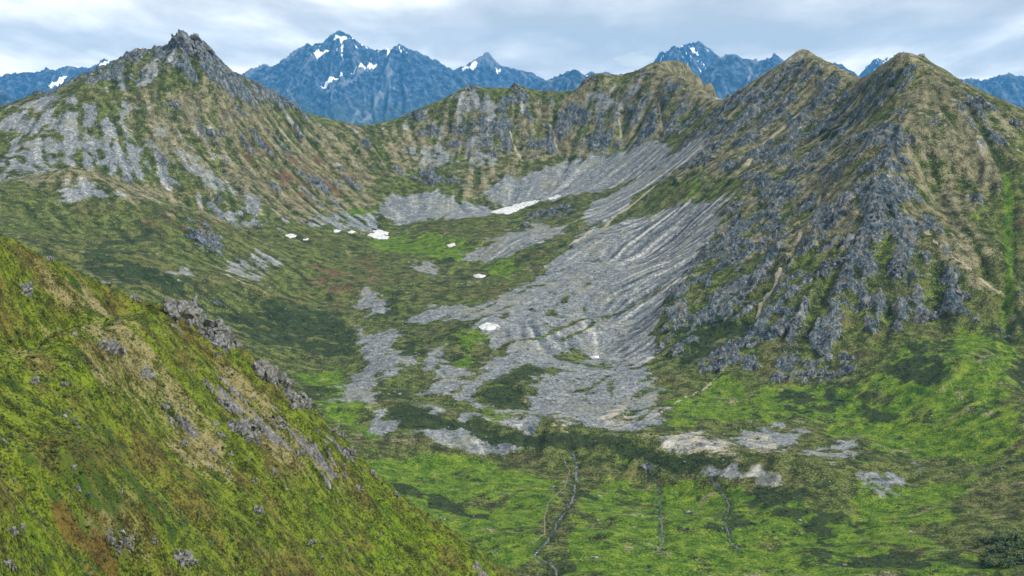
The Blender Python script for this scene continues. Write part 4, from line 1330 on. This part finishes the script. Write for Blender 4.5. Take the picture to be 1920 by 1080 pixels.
def crag(px, py, w_px, h_px, n, big, label, seed, lean):
    """a cliff of jointed blocks built onto the mountains; blocks lean with the beds"""
    rg = np.random.default_rng(4000 + seed)
    vs, fs, off, placed = [], [], 0, []
    c0 = hit(px, py, field='H')
    z0 = float(G.s('H', np.array([c0[0]], F4), np.array([c0[1]], F4))[0])
    for k in range(n):
        while True:
            u, v = rg.uniform(-1, 1, 2)
            if u * u + v * v < 1:
                break
        q = hit(px + u * w_px / 2 - lean * v * h_px * 0.4, py + v * h_px / 2, field='H')
        if np.hypot(*(q - c0)) > 75:
            continue
        s = big * rg.lognormal(-0.55, 0.4) * (1.2 - 0.5 * math.hypot(u, v))
        if placed:
            d = [np.hypot(*(q - pq)) - 0.5 * (s + ps) for pq, ps in placed]
            j = int(np.argmin(d))
            if d[j] > 0:
                pq, ps = placed[j]
                q = pq + (q - pq) * (0.5 * (s + ps) / (np.hypot(*(q - pq)) + 1e-6))
        placed.append((q, s))
        z = float(G.s('H', np.array([q[0]], F4), np.array([q[1]], F4))[0])
        rv, rf = angular_rock(rg, 1, 9)
        sc_ = np.array([rg.uniform(0.6, 1.0), rg.uniform(0.5, 0.9), rg.uniform(0.9, 1.8)]) * s * 1.3
        rm = np.array([[math.cos(lean * .5), 0, math.sin(lean * .5)], [0, 1, 0], [-math.sin(lean * .5), 0, math.cos(lean * .5)]]) @ rotm(rg, 0.4)
        vs.append((rv * sc_) @ rm.T + np.array([q[0] - c0[0], q[1] - c0[1], z - z0 - 0.05 * s]))
        fs.append(rf + off)
        off += len(rv)
    o = link('rock_crag', mesh_from('rock_crag', np.concatenate(vs), np.concatenate(fs), False), MAT_CLIFF, label=label, cat='crag', group='crags on the mountains')
    o.location = (c0[0], c0[1], z0)


for k, (px, py, wp, hp, n, big, ln, lab) in enumerate([
        (1572, 398, 56, 50, 46, 5.0, 1, 'blocky crag high in the middle of the right buttress'), (1612, 452, 70, 56, 60, 5.0, 1, 'widest blocky crag in the centre of the right buttress'),
        (1646, 398, 44, 56, 36, 4.6, 1, 'crag on the spur just right of the high buttress crag'), (1690, 505, 66, 56, 50, 4.8, 1, 'broken crag low on the right side of the buttress spur'),
        (1798, 545, 30, 56, 30, 4.4, -1, 'isolated dark crag on the grassy slope right of the buttress'), (1552, 500, 60, 60, 50, 5.0, 1, 'crag below and left of the widest buttress crag'),
        (1740, 592, 44, 40, 32, 4.2, 1, 'rounded crag at the lower right corner of the buttress'), (1618, 566, 52, 50, 40, 4.4, 1, 'crag in the lower centre of the buttress'),
        (1535, 700, 96, 56, 70, 4.4, 1, 'slabby grey crag at the very foot of the right buttress'), (1466, 708, 60, 40, 40, 4.0, 1, 'slabs at the foot of the buttress left of the largest foot crag'),
        (1258, 556, 40, 50, 36, 4.6, 1, 'dark crag on the left edge of the buttress above the scree'), (1250, 640, 30, 70, 36, 4.2, 1, 'tall dark crag at the lower left edge of the buttress'),
        (1340, 672, 34, 40, 26, 4.0, 1, 'small crag beside the pale gully at the buttress foot'), (1480, 612, 60, 40, 36, 4.2, 1, 'ledgy crag left of the lower buttress centre'),
        (1420, 640, 50, 40, 30, 4.0, 1, 'ledgy crag above the pale gully on the lower buttress'), (1362, 392, 44, 40, 30, 4.8, 1, 'dark crag where the scree fan begins'),
        (1592, 272, 46, 36, 30, 4.6, 1, 'crag just left of the top of the buttress spur'), (1500, 318, 60, 36, 36, 4.6, 1, 'crag band in the upper middle of the right face'),
        (1420, 300, 46, 34, 28, 4.8, 1, 'dark crag below the left summit of the right mountain'), (1440, 452, 56, 50, 40, 4.6, 1, 'crag band on the left half of the buttress'),
        (1330, 300, 40, 26, 22, 4.6, 1, 'small crag high beside the green strip'), (1842, 196, 50, 26, 28, 4.4, -1, 'crag under the right skyline of the right mountain'),
        (1905, 235, 34, 40, 26, 4.4, -1, 'crag under the skyline at the right edge'), (1745, 232, 34, 26, 20, 4.0, 1, 'small crag below the right summit'),
        (1700, 268, 40, 30, 24, 4.2, 1, 'dark crag on the crest of the buttress spur'), (358, 86, 62, 48, 70, 9.0, -1, 'rocky tor forming the left summit'),
        (262, 104, 50, 28, 40, 7.5, 1, 'serrated crag on the ridge left of the tor'), (418, 132, 36, 28, 30, 5.0, -1, 'crag on the ridge just right of the tor'),
        (492, 178, 70, 20, 40, 4.6, -1, 'crags along the descending ridge right of the tor'), (322, 196, 40, 20, 36, 4.6, -1, 'dark crag on the slope below the tor'),
        (418, 250, 34, 26, 22, 4.4, -1, 'dark crag in the middle of the left mountain slope'), (385, 442, 84, 34, 60, 4.4, -1, 'grey crag on the front of the grassy bench'),
        (964, 168, 30, 18, 24, 4.4, 1, 'pinnacle on the headwall skyline'), (884, 170, 50, 18, 30, 4.4, 1, 'rocky knob on the left headwall skyline'),
        (1110, 150, 40, 20, 28, 4.4, 1, 'rocky knob on the middle headwall skyline'), (1212, 138, 44, 20, 30, 4.4, 1, 'rocks on the right headwall summit'),
        (1128, 268, 44, 22, 26, 4.0, 1, 'pale crag at the foot of the right headwall'), (1046, 252, 44, 26, 28, 4.2, 1, 'crag in the middle of the headwall'),
        (935, 292, 44, 26, 28, 4.2, 1, 'crag at the foot of the left headwall'), (592, 345, 44, 40, 34, 4.2, -1, 'pale crag low on the left mountain beside the saddle'),
        (795, 338, 70, 22, 36, 4.0, 1, 'low crag band above the headwall scree'), (1000, 408, 64, 14, 34, 3.6, 1, 'rubble crag on the green knoll below the snow patch'),
        (1125, 490, 60, 16, 34, 3.6, 1, 'dark rubble band at the edge of the scree fan'), (1880, 620, 34, 36, 26, 3.4, -1, 'grey crag beside the green gully at the right edge')]):
    crag(px, py, wp, hp, n, big, lab, k, ln)

# ------------------------------------------------------------------ snow patches
sm = bpy.data.materials.new('old_snow')
sm.use_nodes = True
t = NT(sm.node_tree)
tc = t.n('ShaderNodeTexCoord')
b = t.n('ShaderNodeBsdfPrincipled')
t.l(t.ramp(t.noise(tc.outputs['Object'], 0.25, 5, 0.65), [(0.38, (0.26, 0.255, 0.24)), (0.56, (0.52, 0.53, 0.54))]), b.inputs['Base Color'])
b.inputs['Roughness'].default_value = 0.6
o = t.n('ShaderNodeOutputMaterial')
t.l(b.outputs[0], o.inputs[0])


def snow_patch(poly, thick, label):
    q = hits(poly, field='H')
    lo, hi = q.min(0) - 6, q.max(0) + 6
    g = Grid(lo[0], hi[0], lo[1], hi[1], 1.3)
    x, y = g.X + q[:, 0].mean() * 0, g.Y
    sd = poly_sdf(x + fbm(x, y, 9, 3, 0.6, 7) * 4, y + fbm(x, y, 9, 3, 0.6, 8) * 5, q)
    z = ground(x, y) + np.clip(-sd * 0.35, -1.5, thick) + 0.25
    idx = np.arange(g.nx * g.ny, dtype=np.int32).reshape(g.ny, g.nx)
    Q = np.stack([idx[:-1, :-1], idx[:-1, 1:], idx[1:, 1:], idx[1:, :-1]], -1)
    m = (sd[:-1, :-1] < 1.5)
    Q = Q[m]
    if len(Q) == 0:
        return
    used, inv = np.unique(Q, return_inverse=True)
    c = np.array([q[:, 0].mean(), q[:, 1].mean(), 0])
    V = np.stack([x, y, z], -1).reshape(-1, 3)[used]
    c[2] = V[:, 2].min()
    o = link('snow_patch', mesh_from('snow_patch', V - c, inv.reshape(-1, 4)), sm, label=label, cat='snow patch', group='old snow patches in the cirque')
    o.location = c


for poly, th, lab in [
        ([(920, 399), (945, 389), (985, 379), (1012, 376), (975, 393), (950, 402)], 1.0, 'largest white snow patch, below the headwall scree'),
        ([(1026, 373), (1045, 366), (1052, 368), (1034, 375)], 0.8, 'thin snow sliver right of the largest snow patch'),
        ([(688, 441), (705, 437), (730, 444), (726, 449), (700, 447)], 0.8, 'lower strip of snow on the green cirque floor'),
        ([(700, 434), (714, 431), (728, 435), (726, 440), (708, 439)], 0.8, 'upper strip of snow on the green cirque floor'),
        ([(535, 441), (549, 438), (556, 443), (541, 446)], 0.8, 'small snow patch at the foot of the left scree'),
        ([(625, 432), (637, 431), (636, 435), (627, 436)], 0.6, 'tiny snow fleck between the two left snow patches'),
        ([(653, 434), (665, 434), (662, 438), (655, 438)], 0.6, 'tiny snow fleck left of the two snow strips'),
        ([(569, 448), (578, 447), (577, 451), (570, 451)], 0.5, 'tiny snow fleck right of the left scree foot'),
        ([(888, 516), (900, 514), (911, 517), (905, 521), (892, 521)], 0.8, 'snow patch in the green hollow at the middle of the cirque'),
        ([(896, 613), (912, 606), (938, 612), (920, 620), (904, 618)], 0.9, 'white snow patch in the grey moraine rubble'),
        ([(1109, 669), (1121, 668), (1122, 672), (1111, 673)], 0.5, 'tiny snow fleck on the lower scree fan'),
        ([(838, 459), (850, 456), (854, 460), (843, 464)], 0.5, 'small snow fleck beside rocks on the green knoll')]:
    snow_patch(poly, th, lab)

# ------------------------------------------------------------------ streams and footpath
def ribbon(name, pts, width, lift, mat, seed, wob=1.2):
    q = hits(pts, field='H')
    d = dense(np.c_[q, np.zeros(len(q))], 1.5)[:, :2]
    s = np.arange(len(d)) * 1.5
    tg = np.gradient(d, axis=0)
    tg /= np.linalg.norm(tg, axis=1, keepdims=True) + 1e-9
    nr = np.c_[-tg[:, 1], tg[:, 0]]
    d = d + nr * (fbm(s, s * 0 + seed, 22, 4, 0.6, seed) * wob * 2.6)[:, None]
    wd = width * (0.75 + 0.5 * sstep(fbm(s, s * 0, 9, 3, 0.6, seed + 3), -0.4, 0.4))
    k = np.linspace(-1, 1, 5)
    X = (d[:, None, 0] + nr[:, None, 0] * k[None] * wd[:, None]).astype(F4)
    Y = (d[:, None, 1] + nr[:, None, 1] * k[None] * wd[:, None]).astype(F4)
    Z = ground(X, Y) + lift
    V = np.stack([X, Y, Z], -1)
    idx = np.arange(V.shape[0] * 5, dtype=np.int32).reshape(-1, 5)
    Q = np.stack([idx[:-1, :-1], idx[:-1, 1:], idx[1:, 1:], idx[1:, :-1]], -1).reshape(-1, 4)
    return link(name, mesh_from(name, V.reshape(-1, 3), Q), mat, kind='structure'), d


wm = bpy.data.materials.new('stream_water')
wm.use_nodes = True
t = NT(wm.node_tree)
tc = t.n('ShaderNodeTexCoord')
b = t.n('ShaderNodeBsdfPrincipled')
foam = t.smooth(t.noise(tc.outputs['Object'], 0.35, 4, 0.7), 0.60, 0.70)
t.l(t.mix(foam, (0.020, 0.030, 0.036), (0.45, 0.48, 0.50)), b.inputs['Base Color'])
b.inputs['Roughness'].default_value = 0.22
bp = t.n('ShaderNodeBump')
bp.inputs['Strength'].default_value = 0.5
t.l(t.noise(tc.outputs['Object'], 1.4, 3, 0.6), bp.inputs['Height'])
t.l(bp.outputs[0], b.inputs['Normal'])
o = t.n('ShaderNodeOutputMaterial')
t.l(b.outputs[0], o.inputs[0])
pm = bpy.data.materials.new('trodden_earth')
pm.use_nodes = True
t = NT(pm.node_tree)
tc = t.n('ShaderNodeTexCoord')
b = t.n('ShaderNodeBsdfPrincipled')
t.l(t.ramp(t.noise(tc.outputs['Object'], 0.8, 5, 0.7), [(0.36, (0.06, 0.055, 0.03)), (0.64, (0.18, 0.16, 0.105))]), b.inputs['Base Color'])
b.inputs['Roughness'].default_value = 0.95
o = t.n('ShaderNodeOutputMaterial')
t.l(b.outputs[0], o.inputs[0])
bank = []
for k, (nm, (wd, pts)) in enumerate(STREAMS.items()):
    _, d = ribbon(nm, pts, wd, 0.22, wm, 11 + k * 5)
    bank.append(d)
ribbon('footpath', [(1058, 862), (1067, 884), (1058, 914), (1029, 944), (1020, 974), (1022, 1003), (1003, 1018)], 0.5, 0.16, pm, 61, 0.8)
q = hits([(42, 916), (58, 938), (68, 952), (78, 968)], **NEARK)

# ------------------------------------------------------------------ boulders one can pick out
rg = np.random.default_rng(5)
BOULDERS = []
for k in range(5):
    v, f = angular_rock(rg, 2, 11)
    v = v * np.array([1.0, 0.85, 0.75])
    me = mesh_from('boulder', v, f, False)
    me.materials.append(MAT_STONE)
    BOULDERS.append(me)


def boulder(x, y, size, label, group=None):
    o = bpy.data.objects.new('boulder', BOULDERS[int(rg.integers(5))])
    COL.objects.link(o)
    z = float(ground(np.array([x], F4), np.array([y], F4))[0])
    o.location = (x, y, z + size * 0.3)
    o.scale = (size * rg.uniform(0.8, 1.2), size * rg.uniform(0.8, 1.2), size * rg.uniform(0.7, 1.1))
    o.rotation_euler = (rg.uniform(-.4, .4), rg.uniform(-.4, .4), rg.uniform(0, 6.28))
    o['label'] = label
    o['category'] = 'boulder'
    if group:
        o['group'] = group
    return o


first = None
for px, py, s, lab in [
        (1585, 1061, 2.4, 'largest lone boulder on the bottom right meadow'), (1443, 1032, 1.6, 'pale boulder left of the largest lone boulder'),
        (1127, 993, 1.3, 'small boulder right of the main stream'), (1148, 1027, 1.3, 'grey boulder on the meadow near the bottom right of the stream'),
        (1197, 995, 1.2, 'small boulder between the stream and the brooks'), (935, 1035, 1.5, 'pale boulder left of the stream near the hillside'),
        (650, 647, 1.9, 'white boulder on the dark slope left of the scree tongue'), (628, 628, 1.4, 'small white boulder up left of the scree tongue'),
        (508, 594, 1.8, 'pale boulder on the green whaleback mound'), (536, 580, 1.3, 'smaller boulder beside the one on the whaleback mound'),
        (846, 442, 4.0, 'large grey boulder on top of the green knoll'), (828, 445, 3.2, 'grey boulder on the left of the green knoll'), (868, 446, 3.4, 'grey boulder on the right of the green knoll'),
        (1262, 900, 1.4, 'pale boulder at the head of the brook'), (1555, 905, 1.5, 'boulder below the lower moraine pit'), (1380, 805, 1.5, 'boulder on the lip of the pale moraine'),
        (1650, 945, 1.4, 'boulder on the right meadow below the stony bank'), (1250, 815, 1.6, 'boulder on the end of the moraine ridge'), (1150, 815, 1.5, 'boulder on the crest of the moraine dam')]:
    q = hit(px, py, field='H')
    bo = boulder(q[0], q[1], s, lab)
    first = first or bo
for d, lab in zip(bank, ('pale boulder in the bed of the main stream', 'dark boulder along the narrow brook', 'white boulder in the stony brook')):
    for k in range(18):
        q = d[int(rg.integers(len(d)))] + rg.normal(0, 2.2, 2)
        boulder(q[0], q[1], rg.uniform(0.45, 1.15), lab, lab.replace('boulder', 'boulders'))

# ------------------------------------------------------------------ shrubs
lm = bpy.data.materials.new('willow_leaves')
lm.use_nodes = True
t = NT(lm.node_tree)
tc = t.n('ShaderNodeTexCoord')
oi = t.n('ShaderNodeObjectInfo')
b = t.n('ShaderNodeBsdfPrincipled')
lv = t.ramp(t.noise(tc.outputs['Object'], 1.6, 3, 0.6), [(0.36, (0.020, 0.052, 0.020)), (0.64, (0.060, 0.115, 0.036))])
t.l(t.mix(t.math('MULTIPLY', t.math('POWER', oi.outputs['Random'], 1.6), 0.85), lv, (0.110, 0.135, 0.016)), b.inputs['Base Color'])
b.inputs['Roughness'].default_value = 0.7
o = t.n('ShaderNodeOutputMaterial')
t.l(b.outputs[0], o.inputs[0])
bmt = bpy.data.materials.new('willow_bark')
bmt.use_nodes = True
t = NT(bmt.node_tree)
tc = t.n('ShaderNodeTexCoord')
b = t.n('ShaderNodeBsdfPrincipled')
t.l(t.ramp(t.noise(tc.outputs['Object'], 6, 3, 0.6), [(0.4, (0.06, 0.045, 0.03)), (0.6, (0.14, 0.11, 0.08))]), b.inputs['Base Color'])
o = t.n('ShaderNodeOutputMaterial')
t.l(b.outputs[0], o.inputs[0])


def shrub_meshes(rg, n_leaf):
    """unit shrub, 1 m across: forked stems and leaf sprays"""
    vs, fs = [], []
    lobes = [(rg.uniform(-.3, .3), rg.uniform(-.3, .3), rg.uniform(.25, .55), rg.uniform(.22, .36)) for _ in range(7)]
    for k in range(n_leaf):
        lx, ly, lz, lr = lobes[int(rg.integers(7))]
        n = rg.normal(size=3)
        n /= np.linalg.norm(n)
        c = np.array([lx, ly, lz]) + n * lr * rg.uniform(0.55, 1.0)
        c[2] = max(c[2], 0.02)
        a = rg.normal(size=3)
        a /= np.linalg.norm(a)
        b_ = np.cross(n + rg.normal(0, .5, 3), a)
        b_ /= np.linalg.norm(b_) + 1e-9
        s = rg.uniform(0.05, 0.10)
        i = len(vs)
        vs += [c - a * s, c + b_ * s * .5, c + a * s, c - b_ * s * .5]
        fs.append((i, i + 1, i + 2, i + 3))
    leaf = mesh_from('foliage', vs, fs, False)
    leaf.materials.append(lm)
    vs, fs = [], []
    for lx, ly, lz, lr in lobes:
        p0, p1 = np.array([lx * .1, ly * .1, -0.1]), np.array([lx, ly, lz + lr * .4])
        for j in range(5):
            r0, r1 = 0.022, 0.006
            a = 2 * math.pi * j / 5
            vs += [p0 + np.array([math.cos(a), math.sin(a), 0]) * r0, p1 + np.array([math.cos(a), math.sin(a), 0]) * r1]
        i = len(vs) - 10
        for j in range(5):
            fs.append((i + 2 * j, i + 2 * ((j + 1) % 5), i + 2 * ((j + 1) % 5) + 1, i + 2 * j + 1))
    stem = mesh_from('stem', vs, fs)
    stem.materials.append(bmt)
    return leaf, stem


SHRUBS = [shrub_meshes(rg, 420) for _ in range(3)]
low_leaf = None


def shrub(x, y, size, label, group):
    global low_leaf
    e = bpy.data.objects.new('willow_shrub', None)
    COL.objects.link(e)
    e.location = (x, y, float(ground(np.array([x], F4), np.array([y], F4))[0]))
    e.scale = (size, size, size * rg.uniform(0.6, 0.85))
    e.rotation_euler = (0, 0, rg.uniform(0, 6.28))
    e['label'], e['category'], e['group'] = label, 'shrub', group
    lf, stm = SHRUBS[int(rg.integers(3))]
    for nm, me in (('foliage', lf), ('stem', stm)):
        o = bpy.data.objects.new(nm, me)
        COL.objects.link(o)
        o.parent = e
        if nm == 'foliage' and low_leaf is None:
            low_leaf = o


for k in range(46):
    px, py = rg.uniform(1825, 1925), rg.uniform(1012, 1066)
    if (px - 1885) ** 2 / 62 ** 2 + (py - 1040) ** 2 / 30 ** 2 < 1:
        q = hit(px, py, field='H')
        shrub(q[0], q[1], rg.uniform(6.5, 10.5), 'dark green willow shrub in the thicket at the bottom right corner', 'willow thicket in the bottom right corner')
for k in range(22):
    q = bank[0][int(rg.integers(len(bank[0])))] + rg.normal(0, 5, 2)
    shrub(q[0], q[1], rg.uniform(1.6, 3.0), 'small dark willow shrub on the bank of the main stream', 'willow shrubs along the stream')

# ------------------------------------------------------------------ stones and low bushes nobody could count
def scatter(name, pts, scale, proto, lo=0.6):
    """points carrying copies of a real boulder or bush"""
    me = bpy.data.meshes.new(name)
    pts = np.asarray(pts, F4)
    me.vertices.add(len(pts))
    me.vertices.foreach_set('co', pts.ravel())
    a = me.attributes.new('size', 'FLOAT_VECTOR', 'POINT')
    sc_ = np.asarray(scale, F4)[:, None] * rg.uniform(0.75, 1.25, (len(pts), 3)) * np.array([1, 1, lo])
    a.data.foreach_set('vector', sc_.astype(F4).ravel())
    a = me.attributes.new('turn', 'FLOAT_VECTOR', 'POINT')
    rt_ = np.c_[rg.normal(0, .3, len(pts)), rg.normal(0, .3, len(pts)), rg.uniform(0, 6.28, len(pts))]
    a.data.foreach_set('vector', rt_.astype(F4).ravel())
    o = link(name, me, kind='stuff')
    ng = bpy.data.node_groups.new(name, 'GeometryNodeTree')
    ng.interface.new_socket('Geometry', in_out='INPUT', socket_type='NodeSocketGeometry')
    ng.interface.new_socket('Geometry', in_out='OUTPUT', socket_type='NodeSocketGeometry')
    gi, go = ng.nodes.new('NodeGroupInput'), ng.nodes.new('NodeGroupOutput')
    ip = ng.nodes.new('GeometryNodeInstanceOnPoints')
    ob = ng.nodes.new('GeometryNodeObjectInfo')
    ob.inputs['Object'].default_value = proto
    ob.inputs['As Instance'].default_value = True
    ns, nt_ = ng.nodes.new('GeometryNodeInputNamedAttribute'), ng.nodes.new('GeometryNodeInputNamedAttribute')
    for nd, an in ((ns, 'size'), (nt_, 'turn')):
        nd.data_type = 'FLOAT_VECTOR'
        nd.inputs[0].default_value = an
    ng.links.new(gi.outputs[0], ip.inputs['Points'])
    ng.links.new(ob.outputs['Geometry'], ip.inputs['Instance'])
    ng.links.new(ns.outputs[0], ip.inputs['Scale'])
    ng.links.new(nt_.outputs[0], ip.inputs['Rotation'])
    ng.links.new(ip.outputs[0], go.inputs[0])
    o.modifiers.new('scatter', 'NODES').node_group = ng
    return o


def candidates(n, g, dens, a=22.0, y0=1000.0, y1=2700.0):
    y = np.sqrt(rg.uniform(y0 ** 2, y1 ** 2, n))
    x = np.tan(R(1) * rg.uniform(-a, a, n)) * y
    x, y = x.astype(F4), y.astype(F4)
    k = rg.uniform(0, 1, n) < dens(x, y)
    return x[k], y[k]


x, y = candidates(90000, G, lambda x, y: np.clip(G.s('scree', x, y) * 0.28 + G.s('scree_near', x, y) * 0.22 + 0.02, 0, 1), y1=2400.0)
scatter('scree_stones', np.c_[x, y, ground(x, y) + 0.2], np.clip(rg.lognormal(-0.1, 0.55, len(x)), 0.4, 4.2), first, 0.8)
x, y = candidates(60000, G, lambda x, y: np.clip(G.s('dark', x, y) * 0.30 * (1 - G.s('rock', x, y)) * (1 - G.s('scree', x, y)) + 0.01, 0, 1) * (y < 1900), y1=1900.0)
scatter('low_bushes', np.c_[x, y, ground(x, y) - 0.1], rg.uniform(1.5, 3.6, len(x)), low_leaf, 0.55)
bd = np.concatenate([d[rg.integers(0, len(d), 90)] for d in bank]) + rg.normal(0, 4.0, (270, 2))
x, y = bd[:, 0].astype(F4), bd[:, 1].astype(F4)
scatter('bank_bushes', np.c_[x, y, ground(x, y) - 0.1], rg.uniform(1.0, 2.6, len(x)), low_leaf, 0.6)
nx_ = rg.uniform(-22, 3, 110000)
ny_ = np.sqrt(rg.uniform(250.0 ** 2, 610.0 ** 2, 110000))
x, y = (np.tan(R(1) * nx_) * ny_).astype(F4), ny_.astype(F4)
k = rg.uniform(0, 1, len(x)) < np.clip(GN.s('dark', x, y) * 0.5 + GN.s('lush', x, y) * 0.25 + 0.10, 0, 1) * (1 - GN.s('rock', x, y))
x, y = x[k], y[k]
scatter('hillside_bushes', np.c_[x, y, near_ground(x, y) - 0.08], np.clip(rg.lognormal(-0.25, 0.4, len(x)), 0.35, 2.2), low_leaf, 0.5)
